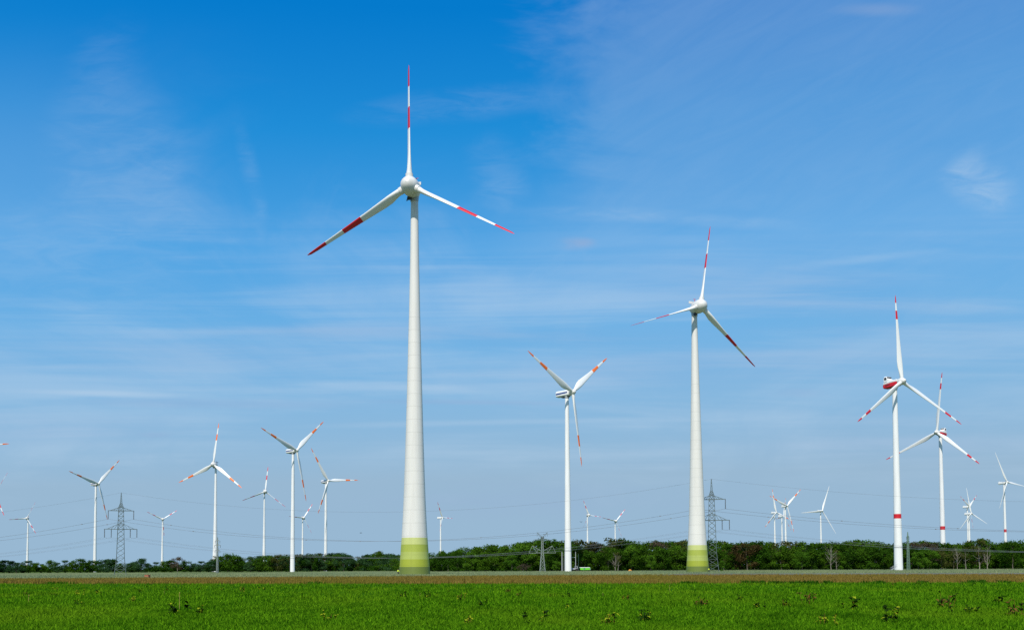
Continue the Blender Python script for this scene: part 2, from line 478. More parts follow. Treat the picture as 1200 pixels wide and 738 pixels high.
TURBINES = [
    # the two tall egg-headed turbines with green-ringed concrete towers
    (479.7, 217.2, 290, -13.9, 119.1, 37.0, 3.0, .022, 'egg', 'red', 'tallest wind turbine, thick white tower with green rings at its base left of centre', 'concrete', None, 46),
    (821.2, 358.2, 400, 24.1, 11.1, 35.0, 2.7, -.016, 'egg', 'red', 'second tallest wind turbine, green-ringed white tower with a lattice pylon close behind it', 'concrete', None, 95),
    (671.2, 459.2, 566, 48.7, 54.3, 42.9, 3.0, .012, 'box', 'orange', 'slim white turbine with blue-striped nacelle standing beside the small green trailer', 'slim', None, 4),
    (1056.9, 446.7, 500, 28.5, 117.3, 44.0, 4.7, .058, 'boat', 'red', 'tall white turbine with red nacelle facing left, one red tower band, near thin green mast', 'stout', (26.3, 28.6), 4),
    (1097.7, 506.5, 750, -55.4, 7.6, 45.1, 3.2, .065, 'boat', 'red', 'white turbine with red nacelle rising behind the wood, its blade crossing the nearer red-nacelle tower', 'stout', (29.5, 32.2), 4),
    (1180.2, 564.7, 1318, 34.1, 94.8, 44.1, 5.6, -.019, 'white', None, 'all-white bladed turbine at the right edge with one red band low on its tower', 'stout', (46.5, 50.5), 4),
    (1138.2, 601.3, 1600, 31.0, 112.7, 42.6, 5.2, .003, 'white', None, 'distant turbine with plain white blades overlapping a red-tipped one behind the right wood', 'slim', None, 4),
    (1136.5, 593.2, 1690, 41.4, 55.9, 37.2, 4.6, .013, 'white', 'pinkred', 'distant red-tipped turbine right behind the plain white-bladed one above the right wood', 'slim', None, 4),
    (115.5, 566.5, 1155, 63.9, 45.1, 43.1, 2.3, .023, 'box', 'orange', 'white turbine directly left of the left lattice pylon, orange-red bands on blades', 'slim', None, 4),
    (31.4, 607.0, 1930, -2.7, 26.4, 35.7, 4.1, .018, 'egg', 'pinkred', 'small far turbine nearest the left edge of the photo with its whole rotor showing', 'conic', None, 50),
    (190.8, 608.1, 1978, 24.3, 56.0, 33.0, 4.9, .006, 'egg', 'pinkred', 'small far turbine right of the left lattice pylon, two blades raised in a V', 'conic', None, 30),
    (249.9, 544.0, 1000, -16.7, 6.1, 42.5, 4.2, .014, 'egg', 'orange', 'white turbine with orange-red banded blades and a small pylon in front of its tower', 'conic', None, 10, 'broad'),
    (310.9, 575.6, 1449, 29.9, 7.0, 36.9, 4.3, .025, 'egg', 'pinkred', 'mid-size turbine with conical tower, one blade up and a dark blade pointing left', 'conic', None, 45),
    (347.8, 527.4, 843, 57.9, 49.3, 43.8, 2.8, .025, 'box', 'orange', 'white turbine with blue-striped nacelle left of the tallest turbine, tower foot in front of trees', 'slim', None, 4),
    (356.0, 606.4, 1945, 38.9, 33.3, 33.1, 2.9, .079, 'egg', 'pinkred', 'small far turbine close to the right of the left blue-striped nacelle turbine', 'conic', None, 40),
    (384.8, 563.1, 1111, 49.6, 85.9, 42.1, 4.6, .043, 'box', 'orange', 'white turbine with one blade pointing straight right, nearest left of the tallest turbine', 'slim', None, 4),
    (-52, 526, 810, 50, 79, 43.0, 4, .02, 'box', 'orange', 'turbine mostly outside the left edge, only an orange-red blade tip showing, the upper one', 'slim', None, 4),
    (-6.5, 578.0, 1465, -5.5, 31.9, 37.3, 4.1, .023, 'egg', 'pinkred', 'turbine cut by the left edge, two pinkish blade ends showing, the lower one', 'conic', None, 45),
    (518.5, 606.1, 1960, 60.5, 90.8, 33.9, 4.8, .060, 'white', 'pinkred', 'small far turbine directly right of the tallest turbine, seen nearly side on', 'slim', None, 40, 'slim'),
    (690.1, 603.2, 1930, 36.8, 96.0, 30.5, 6, .05, 'egg', 'pinkred', 'small far turbine right of blue-striped nacelle turbine, first of two over the wood', 'conic', None, 40),
    (722.0, 610.2, 2160, 23.2, 41.4, 35.1, 3.7, .034, 'egg', 'pinkred', 'lowest small far turbine over the wood, V of blades between the middle two big towers', 'conic', None, 40),
    (909.7, 600.1, 1840, 32.9, 110.6, 44.1, 4.1, .019, 'white', 'orange', 'leftmost of three clustered far turbines right of the second pylon', 'slim', None, 4),
    (918.5, 604.0, 1980, 49.2, 18.1, 39.0, 3.3, .032, 'white', 'orange', 'middle and lowest of three clustered far turbines right of the second pylon', 'slim', None, 4),
    (922.5, 592.4, 1640, 32.1, 49.9, 44.3, 5.4, .048, 'white', 'orange', 'rightmost and highest of three clustered far turbines, orange bands on its blades', 'slim', None, 4),
    (963.6, 598.2, 1810, 26.9, 24.7, 51.1, 3.9, .003, 'white', None, 'far turbine with plain white blades, alone to the right of the cluster of three', 'slim', None, 4),
]
for tdef in TURBINES:
    a = list(tdef)
    turbine(*a[:11], tower=a[11], towerband=a[12], pitch=a[13], spin=a[14] if len(a) > 14 else None, n=28 if a[2] < 900 else 16)


# ------------------------------------------------------------------ pylons
def lattice(mb, z0, w0, z1, w1, n, r, rb, hz=True):
    """square lattice mast between heights z0..z1, half widths w0..w1"""
    lv = [(z0 + (z1 - z0) * i / n, w0 + (w1 - w0) * i / n) for i in range(n + 1)]
    cs = ((-1, -1), (1, -1), (1, 1), (-1, 1))
    for (a, wa), (b, wb) in zip(lv, lv[1:]):
        pa = [Vector((x * wa, y * wa, a)) for x, y in cs]; pb = [Vector((x * wb, y * wb, b)) for x, y in cs]
        for k in range(4):
            j = (k + 1) % 4
            mb.tube(pa[k], pb[k], r)
            mb.tube(pa[k], pb[j], rb); mb.tube(pa[j], pb[k], rb)
            if hz: mb.tube(pb[k], pb[j], rb)


def truss_arm(mb, z, L, h, w, r, rb, n=5, rise=None):
    """crossarm: flat bottom chord at z, sloping top chord from height h at the mast"""
    for s in (-1, 1):
        for y in (-1, 1):
            mb.tube((0, y * w, z), (s * L, y * .15, z), r)
            mb.tube((0, y * w, z + h), (s * L * .82, y * .25, z + .15), rb)
        for i in range(1, n + 1):
            t0, t1 = (i - 1) / n, i / n
            for y in (-1, 1):
                ya, yb = y * (w * (1 - t0) + .15 * t0), y * (w * (1 - t1) + .15 * t1)
                top0 = z + h * max(0, 1 - t0 / .82) + .1
                mb.tube((s * L * t0, ya, top0), (s * L * t1, yb, z), rb)
            mb.tube((s * L * t1, -(w * (1 - t1) + .15 * t1), z), (s * L * t1, (w * (1 - t1) + .15 * t1), z), rb)


def insulator(parent, x, z, ln, mat, r=.16):
    mb = MB()
    n = 9
    pr = []
    for i in range(n):
        h = -ln + ln * i / n
        pr += [(h, r * .45), (h + ln / n * .35, r * .45), (h + ln / n * .5, r), (h + ln / n * .75, r)]
    pr.append((0, r * .45))
    mb.lathe(pr, 0, 8)
    return mb.build('insulator', mat, parent, loc=(x, 0, z))


def danube_pylon(px, Y, py_top, py_base, label, rz):
    k = Y / FPX
    b = G(px, Y); b.z -= .1
    Ht = P(px, py_top, Y).z - b.z
    root = empty('lattice_pylon', b, rz)
    tag(root, label, 'pylon', 'tall pylons of the power line')
    s = Ht / 43.6
    zl, zu = 24.2 * s, 34.0 * s
    bd = MB(); lattice(bd, 0, 2.9 * s, 9 * s, 1.95 * s, 3, .11, .075); lattice(bd, 9 * s, 1.95 * s, zl, 1.55 * s, 6, .10, .085, False); lattice(bd, zl, 1.55 * s, zu + 1.6, 1.2 * s, 5, .09, .07)
    body = bd.build('mast', M['steel'], root)
    tp = MB(); lattice(tp, zu + 1.6, 1.2 * s, Ht - 5.5 * s, .45 * s, 3, .1, .06); lattice(tp, Ht - 5.5 * s, .45 * s, Ht, .06, 4, .09, .05)
    tp.build('peak', M['steel'], root)
    ft = MB()
    for x, y in ((-1, -1), (1, -1), (1, 1), (-1, 1)): ft.box((x * 2.9 * s, y * 2.9 * s, .2), (.7, .7, .6), 0, .08)
    ft.build('footing', M['steel'], root)
    ends = {}
    for nm, z, L, h, xs, ln in (('upper', zu, 6.4 * s, 2.1 * s, (-6.3, 6.3), 4.5 * s), ('lower', zl, 8.1 * s, 3.4 * s, (-8.0, -4.7, 4.7, 8.0), 4.4 * s)):
        am = MB(); truss_arm(am, z, L, h, 1.2 * s, .17, .075)
        arm = am.build('crossarm', M['steel'], root)
        ends[nm] = []
        for x in xs:
            insulator(arm, x * s, z, ln, M['insul'], .22)
            ends[nm].append(root.matrix_basis @ Vector((x * s, 0, z - ln)))
    ends['top'] = [root.matrix_basis @ Vector((0, 0, Ht))]
    return root, ends


pl1, e1 = danube_pylon(141, 480, 577, 674, 'tall grey lattice pylon with two crossarms standing alone at the left of the field', R(20))
pl2, e2 = danube_pylon(835, 440, 561, 668, 'tall grey lattice pylon half hidden behind the second green-ringed tower', R(-11))


def wire(a, b, sag, r, label, spacers=0, seed=0):
    n = 44
    pts = [a.lerp(b, i / n) - Vector((0, 0, 4 * sag * (i / n) * (1 - i / n))) for i in range(n + 1)]
    mb = MB(); rings = []
    d = (b - a).normalized(); sd = d.cross(Vector((0, 0, 1))).normalized()
    for p in pts:
        rings.append([p + sd * r * math.cos(t) + Vector((0, 0, r * math.sin(t))) for t in (0, 2.094, 4.189)])
    mb.rings(rings, 0, sm=True)
    rnd = random.Random(seed)
    for i in range(spacers):
        t = (i + .5 + rnd.uniform(-.3, .3)) / spacers
        p = a.lerp(b, t) - Vector((0, 0, 4 * sag * t * (1 - t)))
        mb.box(p, (.55, .55, .34), 0)
    o = mb.build('power_cable', M['wire'])
    tag(o, label, 'power cable', 'cables of the high-voltage line')
    return o


dv = (e2['top'][0] - e1['top'][0])
off0 = Vector((-dv.x * 1.02, 30, -1)); off3 = Vector((dv.x * 1.25, 10, .5))
wn = {'top': (.035, 11.9), 'upper': (.06, 12.4), 'lower': (.03, 11.2)}
lab = {'top': 'thin earth wire {}', 'upper': 'power cable hanging from upper crossarms, {}', 'lower': 'power cable hanging from lower crossarms, {}'}
sd_ = 0
for nm in ('top', 'upper', 'lower'):
    r, sg = wn[nm]
    for A, B in zip(e1[nm], e2[nm]):
        sd_ += 1
        wire(A, B, sg, r, lab[nm].format('sagging between the two tall pylons'), 5 if nm == 'upper' else 0, sd_)
        wire(A + off0, A, sg + .6, r, lab[nm].format('from left lattice pylon past the left edge'), 5 if nm == 'upper' else 0, sd_ + 50)
        wire(B, B + off3, 11.0, r, lab[nm].format('rightward from pylon behind green-ringed tower'), 5 if nm == 'upper' else 0, sd_ + 90)


# smaller pylons and the mast
def t_pylon(px, Y, py_top, label):
    b = G(px, Y); b.z -= .1
    H = P(px, py_top, Y).z - b.z
    root = empty('lattice_pylon', b, R(4)); tag(root, label, 'pylon')
    bd = MB(); lattice(bd, 0, 1.5, 10, .6, 5, .13, .06); lattice(bd, 10, .6, H - 2.6, .42, 6, .12, .06)
    bd.build('mast', M['steel_light'], root)
    up = MB()
    truss_arm(up, H - 4.2, 5.0, .9, .5, .14, .07)
    lattice(up, H - 4.2, .6, H - 2.2, .8, 2, .13, .08)
    up.build('crossarm', M['steel'], root)
    hn = MB()
    for s in (-1, 1):
        hn.tube((s * .6, 0, H - 2.3), (s * 2.8, 0, H), .16); hn.tube((s * 1.4, 0, H - 2.6), (s * 2.8, 0, H), .1)
        hn.tube((s * 2.8, 0, H), (s * 2.9, 0, H - 2.2), .13)
    hn.build('earth_wire_horn', M['steel'], root)
    lo = MB()
    z = H - 11.5
    for s in (-1, 1):
        lo.tube((s * .7, .5, z), (s * 7.6, 0, z), .13); lo.tube((s * .7, -.5, z), (s * 7.6, 0, z), .13)
        lo.tube((s * .8, 0, z + 1.2), (s * 5.6, 0, z + 4.0), .12); lo.tube((s * 5.6, 0, z + 4.0), (s * 7.6, 0, z), .1)
        lo.tube((s * 3.0, 0, z), (s * 5.6, 0, z + 4.0), .1); lo.tube((s * 3, 0, z), (s * 2.6, 0, z + 2.3), .08)
    lo.build('lower_crossarm', M['steel_light'], root)
    for x in (-4.8, 4.8): insulator(root, x, H - 4.2, 1.9, M['insul'], .14)
    return root


t_pylon(635.7, 560, 623.5, 'small grey T-topped lattice pylon before the wood, left of the blue-striped nacelle turbine')


def slim_pylon(px, Y, py_top, label, mat, arms, w, rz=0.0):
    b = G(px, Y); b.z -= .1
    H = P(px, py_top, Y).z - b.z
    root = empty('lattice_pylon', b, rz); tag(root, label, 'pylon')
    bd = MB(); lattice(bd, 0, w, H * .7, w * .55, 9, .12, .07); lattice(bd, H * .7, w * .55, H, .1, 5, .1, .06)
    bd.build('mast', mat, root)
    for f, L in arms:
        am = MB(); z = H * f
        truss_arm(am, z, L, .8, w * .5, .13, .06, 3)
        ao = am.build('crossarm', mat, root)
        for s in (-1, 1): insulator(ao, s * L * .96, z, 1.5, M['insul'], .15)
    return root


slim_pylon(254.7, 620, 629.2, 'small dark pylon with three short crossarms in front of an orange-banded turbine tower', M['steel_light'], ((.90, 1.5), (.78, 1.9), (.63, 1.6)), .55)
slim_pylon(1064.6, 520, 623.0, 'thin green lattice mast close to the right of the nearer red-nacelle turbine', M['steel_green'], ((.87, .7), (.76, .75)), .6)


# ------------------------------------------------------------------ terrain and field edges
def interp(tab, v):
    if v <= tab[0][0]: return tab[0][1]
    for (a, ya), (b, yb) in zip(tab, tab[1:]):
        if v <= b: return ya + (yb - ya) * (v - a) / (b - a)
    return tab[-1][1]


EDGE1 = [(-300, 684.6), (0, 683.6), (600, 683.7), (900, 683.0), (1200, 682.2), (1500, 681.4)]
EDGE2 = [(-300, 678.3), (0, 676.5), (400, 674.0), (600, 672.3), (800, 671.3), (1000, 671.0), (1500, 671.0)]
WOOD = [(-300, 860), (0, 860), (425, 860), (440, 800), (500, 620), (560, 600), (1500, 600)]     # distance of the wood edge by direction


def flatY(px, py, h):
    d = ray(px, py)
    return (h - CAM.z) / d.z * d.y if d.z < -1e-6 else 1e9


E1Y = [flatY(px, interp(EDGE1, px) + .3, 0.0) for px in range(-300, 1501, 20)]
E2Y = [flatY(px, interp(EDGE2, px), 0.36) for px in range(-300, 1501, 20)]
PXS = list(range(-300, 1501, 20))


def edge_y(tab, px):
    return float(np.interp(px, PXS, tab))


def sheet(name, rows, mat, lift, kind='structure'):
    """rows: list of functions px -> Y ; a ground sheet between them"""
    mb = MB(); rings = []
    cols = list(range(-300, 1501, 20))
    b = 0
    for fn in rows:
        for px in cols:
            Y = fn(px); x = (px - 600) / FPX * Y
            mb.v.append((x, Y, gz(x, Y) + lift))
    n = len(cols)
    for i in range(len(rows) - 1):
        for k in range(n - 1):
            mb.face((i * n + k, i * n + k + 1, (i + 1) * n + k + 1, (i + 1) * n + k), 0, True)
    o = mb.build(name, mat); o['kind'] = kind
    return o


# one terrain sheet to the horizon
gb = MB()
gx = [-9000, -4000, -2000, -1200] + list(range(-900, 901, 60)) + [1200, 2000, 4000, 9000]
gy = [-400, -100, 0] + list(range(60, 1021, 60)) + [1400, 2000, 3500, 6000, 12000, 20000]
for y in gy:
    for x in gx: gb.v.append((x, y, gz(x, y) - (0.02)))
for j in range(len(gy) - 1):
    for i in range(len(gx) - 1):
        n = len(gx); gb.face((j * n + i, j * n + i + 1, (j + 1) * n + i + 1, (j + 1) * n + i), 0, True)
M['soil_far'] = soil('dark_meadow_soil', (.045, .085, .02), (.085, .12, .035))
o = gb.build('ground', M['soil_far']); o['kind'] = 'structure'
M['soil_green'] = soil('green_crop_floor', (.014, .062, .004), (.03, .11, .008), 2.0)
M['soil_brown'] = soil('dry_grass_floor', (.09, .062, .014), (.15, .105, .025), 1.2)
M['soil_pale'] = soil('pale_crop_floor', (.11, .145, .06), (.17, .195, .10), .4)
M['strip_grey'] = soil('grey_strip_floor', (.10, .11, .10), (.15, .16, .14), .5)


def lerp_rows(f0, f1, n):
    return [(lambda px, t=i / n: f0(px) * (1 - t) + f1(px) * t) for i in range(n + 1)]


e1f = lambda px: edge_y(E1Y, px)
e2f = lambda px: edge_y(E2Y, px)
wof = lambda px: interp(WOOD, px) + 25
sheet('green_field', lerp_rows(lambda px: 8.0, e1f, 6), M['soil_green'], .004)
sheet('dry_grass_strip', lerp_rows(e1f, e2f, 5), M['soil_brown'], .004)
sheet('pale_field', lerp_rows(e2f, wof, 10), M['soil_pale'], .004)


# ------------------------------------------------------------------ grass and crops as blade meshes
def blades(name, N, y0f, y1f, hfn, wfn, lean, mat, label, px_rng=(-140, 1340), seed=1, clusters=None):
    g = np.random.default_rng(seed)
    px = g.uniform(*px_rng, N)
    if clusters:
        cc = np.array(clusters)[g.integers(0, len(clusters), N)]; px = cc[:, 0] + g.normal(size=N) * cc[:, 1]
    a = np.array([y0f(p) for p in PXS]); b = np.array([y1f(p) for p in PXS])
    Y0 = np.interp(px, PXS, a); Y1 = np.interp(px, PXS, b)
    Y0 = Y0 * (1 + g.normal(0, .012, N)); Y1 = Y1 * (1 + g.normal(0, .012, N))       # ragged margins
    u = g.random(N)
    Y = 1.0 / (1 / Y0 + (1 / Y1 - 1 / Y0) * u)            # even spread seen at a grazing angle
    x = (px - 600) / FPX * Y
    z = np.array([gz(q, w) for q, w in zip(x, Y)])
    h = hfn(x, Y, g); w = wfn(Y, g)
    th = g.uniform(0, 2 * math.pi, N); lt = g.uniform(0, 2 * math.pi, N); ln = g.random(N) * lean * h
    dx, dy = np.cos(th) * w / 2, np.sin(th) * w / 2
    V = np.empty((N, 5, 3))
    V[:, 0] = np.stack([x - dx, Y - dy, z], 1); V[:, 1] = np.stack([x + dx, Y + dy, z], 1)
    mx, my = x + np.cos(lt) * ln * .35, Y + np.sin(lt) * ln * .35
    V[:, 2] = np.stack([mx + dx * .8, my + dy * .8, z + h * .62], 1); V[:, 3] = np.stack([mx - dx * .8, my - dy * .8, z + h * .62], 1)
    V[:, 4] = np.stack([x + np.cos(lt) * ln, Y + np.sin(lt) * ln, z + h * (1 - .25 * ln / h)], 1)
    me = bpy.data.meshes.new(name)
    base = np.arange(N) * 5
    quads = np.stack([base, base + 1, base + 2, base + 3], 1); tris = np.stack([base + 3, base + 2, base + 4], 1)
    me.vertices.add(N * 5); me.vertices.foreach_set('co', V.reshape(-1))
    loops = np.concatenate([quads.reshape(-1), tris.reshape(-1)]).astype(np.int32)
    me.loops.add(len(loops)); me.loops.foreach_set('vertex_index', loops)
    starts = np.concatenate([np.arange(N) * 4, N * 4 + np.arange(N) * 3]).astype(np.int32)
    me.polygons.add(2 * N); me.polygons.foreach_set('loop_start', starts)
    me.materials.append(mat)
    tint = np.clip(g.normal(.48, .32, N), 0, 1)
    at = me.attributes.new('tint', 'FLOAT', 'POINT')
    at.data.foreach_set('value', np.repeat(tint, 5).astype(np.float32))
    me.update(calc_edges=True)
    o = link(name, me)
    tag(o, label, 'crop', kind='stuff')
    return o


M['grass'] = leafy('crop_green', (.014, .082, .002), (.15, .335, .008), .3, spread=.95,
                   big=[(.5, .5, .72, (.018, .078, .002), .7), (.14, .45, .68, (.15, .27, .008), .55)])
M['dry'] = leafy('dry_grass', (.130, .090, .014), (.29, .21, .055), .2, spread=.95, big=[(.06, .42, .66, (.17, .155, .022), .7)])
M['barley'] = leafy('pale_crop', (.17, .21, .10), (.30, .335, .175), .2, spread=.95, big=[(.02, .42, .6, (.17, .23, .13), .7)])


def hpatch(lo, hi):
    def fn(x, Y, g):
        s = (np.sin(x * .9 + 1.3 * np.sin(Y * .31)) + np.sin(Y * .55 + x * .37)) * .25 + .5
        return lo + (hi - lo) * (.45 * s + .55 * g.random(len(x)))
    return fn


blades('green_crop', 330000, lambda p: 21.0, e1f, hpatch(.14, .30), lambda Y, g: g.uniform(.012, .034, len(Y)) * (1 + Y / 90), .9, M['grass'], 'dense short bright green crop covering the foreground field', seed=3)
blades('dry_grass', 120000, e1f, e2f, hpatch(.25, .55), lambda Y, g: g.uniform(.03, .07, len(Y)), .5, M['dry'], 'tall dry brown grass strip between the green crop and pale field', seed=4)
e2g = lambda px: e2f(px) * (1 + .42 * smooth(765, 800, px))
sheet('grey_strip', lerp_rows(e2f, e2g, 2), M['strip_grey'], .008)  # dark grey strip between dry grass and pale crop, right side only
blades('pale_crop', 80000, e2g, wof, hpatch(.3, .6), lambda Y, g: g.uniform(.06, .14, len(Y)), .4, M['barley'], 'pale green ripening crop reaching from the brown strip to the trees', seed=5)


M['tuft'] = leafy('rank_dark_grass', (.010, .045, .003), (.05, .14, .008), .25, spread=.95)
TUFTS = [(802, 4), (812, 6), (874, 3), (881, 5), (893, 2), (906, 3), (913, 6), (930, 4), (941, 7), (952, 4), (968, 3), (1018, 6), (1030, 3), (1138, 5), (1150, 2), (1176, 5), (75, 7), (60, 3), (368, 6), (1080, 4)]
blades('rank_grass', 1500, lambda p: e1f(p) * .97, lambda p: e1f(p) * .995, hpatch(.16, .50), lambda Y, g: g.uniform(.05, .10, len(Y)), .9, M['tuft'], 'ragged dark green grass tufts along the far edge of the green crop', seed=30, clusters=TUFTS)


# ------------------------------------------------------------------ trees
def leaf_cloud(centres, n, size, seed, flat=.8, out=.75):
    """n small leaf sprays spread over lumpy clumps; centres = (x, y, z, r)"""
    g = np.random.default_rng(seed)
    C = np.array(centres); wt = C[:, 3] ** 2; wt /= wt.sum()
    ci = g.choice(len(C), n, p=wt)
    d = g.normal(size=(n, 3)); d /= np.linalg.norm(d, axis=1)[:, None]
    rad = (g.random(n) ** .45) * g.uniform(.8, 1.12, n)
    pos = C[ci, :3] + d * (C[ci, 3] * rad)[:, None] * np.array([1, 1, flat])
    nor = d * out + g.normal(size=(n, 3)) * .55; nor /= np.linalg.norm(nor, axis=1)[:, None]
    t = np.cross(nor, g.normal(size=(n, 3))); t /= np.linalg.norm(t, axis=1)[:, None]
    b = np.cross(nor, t)
    s = size * g.uniform(.5, 1.25, n)[:, None]
    V = np.empty((n, 4, 3))
    V[:, 0] = pos - t * s * .5; V[:, 1] = pos + b * s * .36 + t * s * .05; V[:, 2] = pos + t * s * .55; V[:, 3] = pos - b * s * .34
    V[:, :, 2] = np.maximum(V[:, :, 2], .02)
    clump = g.uniform(.15, .85, len(C))
    tint = np.clip(clump[ci] * .6 + g.random(n) * .4, 0, 1)
    return V, tint


def cloud_mesh(name, V, tint, mat):
    n = len(V)
    me = bpy.data.meshes.new(name)
    me.vertices.add(n * 4); me.vertices.foreach_set('co', V.reshape(-1))
    me.loops.add(n * 4); me.loops.foreach_set('vertex_index', np.arange(n * 4, dtype=np.int32))
    me.polygons.add(n); me.polygons.foreach_set('loop_start', (np.arange(n) * 4).astype(np.int32))
    me.materials.append(mat)
    at = me.attributes.new('tint', 'FLOAT', 'POINT'); at.data.foreach_set('value', np.repeat(tint, 4).astype(np.float32))
    me.update(calc_edges=True)
    return me


def trunk_mesh(name, mat, rnd, th, ntop, nb, spread, twig=0):
    """tapered trunk with limbs, tree height 1"""
    mb = MB()
    pts = [Vector((0, 0, 0))]; p = Vector((0, 0, 0))
    n = 6
    for i in range(n):
        p = p + Vector((rnd.uniform(-.02, .02), rnd.uniform(-.02, .02), ntop / n)); pts.append(p.copy())
    rr = [th * (1.25 if i == 0 else 1 - .75 * i / n) for i in range(n + 1)]
    for i in range(n): mb.tube(pts[i], pts[i + 1], rr[i], rr[i + 1], 6, sm=True)
    for k in range(nb):
        i = rnd.randint(1, n - 1); a = rnd.uniform(0, 6.283); up = rnd.uniform(.4, 1.1)
        L = spread * rnd.uniform(.6, 1.1)
        q = pts[i].lerp(pts[i + 1], rnd.random()); r = rr[i] * .5
        d = Vector((math.cos(a), math.sin(a), up)).normalized()
        for s in range(3):
            q2 = q + d * L / 3; mb.tube(q, q2, r, r * .65, 5, sm=True)
            if twig:
                for w in range(twig):
                    dd = (d + Vector((rnd.uniform(-.9, .9), rnd.uniform(-.9, .9), rnd.uniform(-.2, .9)))).normalized()
                    mb.tube(q2, q2 + dd * L * rnd.uniform(.2, .45), r * .4, r * .12, 3)
            q = q2; r *= .65
            d = (d + Vector((rnd.uniform(-.35, .35), rnd.uniform(-.35, .35), rnd.uniform(0, .4)))).normalized()
    return mb.mesh(name, [mat])


M['bark'] = paint('grey_brown_bark', (.10, .085, .065), .9, .15, scale=8)
M['pale_bark'] = paint('bleached_bark', (.26, .23, .19), .9, .15, scale=8)
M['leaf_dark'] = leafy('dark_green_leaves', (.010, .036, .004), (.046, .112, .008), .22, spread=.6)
M['leaf_mid'] = leafy('mid_green_leaves', (.018, .056, .004), (.078, .162, .011), .25, spread=.6)
M['leaf_light'] = leafy('light_green_leaves', (.032, .095, .007), (.10, .205, .016), .3, spread=.65)
M['leaf_haze'] = leafy('haze_tinted_leaves', (.016, .050, .018), (.056, .118, .038), .22, spread=.6)  # blue of distance haze painted into the leaf colour
M['leaf_olive'] = leafy('olive_brown_leaves', (.038, .05, .010), (.09, .10, .024), .22, spread=.6)
M['leaf_rust'] = leafy('dark_rust_leaves', (.028, .022, .008), (.065, .045, .016), .2, spread=.6)
M['leaf_mauve'] = leafy('mauve_brown_twigs', (.055, .045, .028), (.105, .082, .052), .2, spread=.6)

VAR = {}
rt = random.Random(11)


def variant(kind, i, mat, shape, n=3600, size=.05, bark='bark'):
    rnd = random.Random(hash((len(kind), i)) % 9999 + i * 7)
    cs = []
    w, low, lumps = shape
    for k in range(lumps):
        a = rnd.uniform(0, 6.283); z = rnd.uniform(low, .9)
        pr = math.sin(math.pi * min(1, max(0, (z - low + .12) / (1.12 - low)))) ** .7
        q = w * pr * math.sqrt(rnd.random())
        r = rnd.uniform(.10, .19) * (w / .42)
        cs.append((math.cos(a) * q, math.sin(a) * q, min(z, 1 - r * .8), r))
    cs.append((rnd.uniform(-.05, .05), 0, .86, .13)); cs.append((0, 0, .55, w * .55))
    V, t = leaf_cloud(cs, n, size, i * 31 + len(kind))
    V[:, :, 2] *= 1.0 / V[:, :, 2].max()
    crown = cloud_mesh('crown', V, t, M[mat])
    tr = trunk_mesh('trunk', M[bark], rnd, .018, .8, 9, .34)
    VAR.setdefault(kind, []).append((crown, tr))


for i in range(4): variant('dark', i, 'leaf_dark', (.40 + .04 * i, .12, 22))
for i in range(4): variant('mid', 10 + i, 'leaf_mid', (.38 + .05 * i, .10, 22))
for i in range(2): variant('light', 20 + i, 'leaf_light', (.40, .10, 18))
for i in range(3): variant('blue', 30 + i, 'leaf_haze', (.46 + .05 * i, .06, 22))
for i in range(2): variant('olive', 40 + i, 'leaf_olive', (.42, .12, 20), 1500)
for i in range(2): variant('rust', 50 + i, 'leaf_rust', (.44, .10, 20), 2000)
for i in range(2): variant('mauve', 60 + i, 'leaf_mauve', (.42, .15, 20), 2200, .042, 'pale_bark')
for i in range(2): variant('bush', 70 + i, 'leaf_dark', (.75, .02, 18), 1600, .075)
for i in range(2): variant('thin', 80 + i, 'leaf_olive', (.30, .45, 12), 500, .05, 'pale_bark')
for i in range(3):
    tr = trunk_mesh('trunk', M['pale_bark'], random.Random(90 + i), .022, .9, 16, .42, 4)
    VAR.setdefault('bare', []).append((None, tr))

LOOK = {'dark': 'dark green tree', 'mid': 'mid green tree', 'light': 'bright green tree', 'blue': 'dull haze-tinted green tree', 'olive': 'olive brown tree',
        'rust': 'dark rust brown tree', 'mauve': 'mauve brown half-bare tree', 'bush': 'dark low bush', 'thin': 'thin pale-stemmed tree', 'bare': 'bare pale dead tree'}
MARKS = [(-30, 'left photo edge'), (31, 'leftmost whole turbine'), (110, 'turbine beside left pylon'), (141, 'left lattice pylon'), (190, 'far V-bladed left turbine'), (252, 'small three-armed pylon'),
         (310, 'left conical turbine'), (341, 'left blue-striped turbine'), (381, 'turbine with level right blade'), (486, 'tallest turbine tower'), (517, 'side-on far turbine'), (636, 'T-topped pylon'),
         (663, 'turbine beside green trailer'), (690, 'first far turbine over wood'), (721, 'lowest far turbine over wood'), (738, 'orange heap'), (816, 'second green-ringed tower'), (838, 'pylon behind green-ringed tower'), (908, 'three clustered far turbines'), (961, 'lone far white-bladed turbine'),
         (1054, 'near red-nacelle turbine tower'), (1065, 'thin green mast'), (1104, 'rear red-nacelle turbine tower'), (1135, 'overlapping far turbines'), (1178, 'white-bladed turbine at right edge')]
ORD = ['first', 'second', 'third', 'fourth', 'fifth', 'sixth', 'seventh', 'eighth', 'ninth', 'tenth', 'eleventh', 'twelfth']
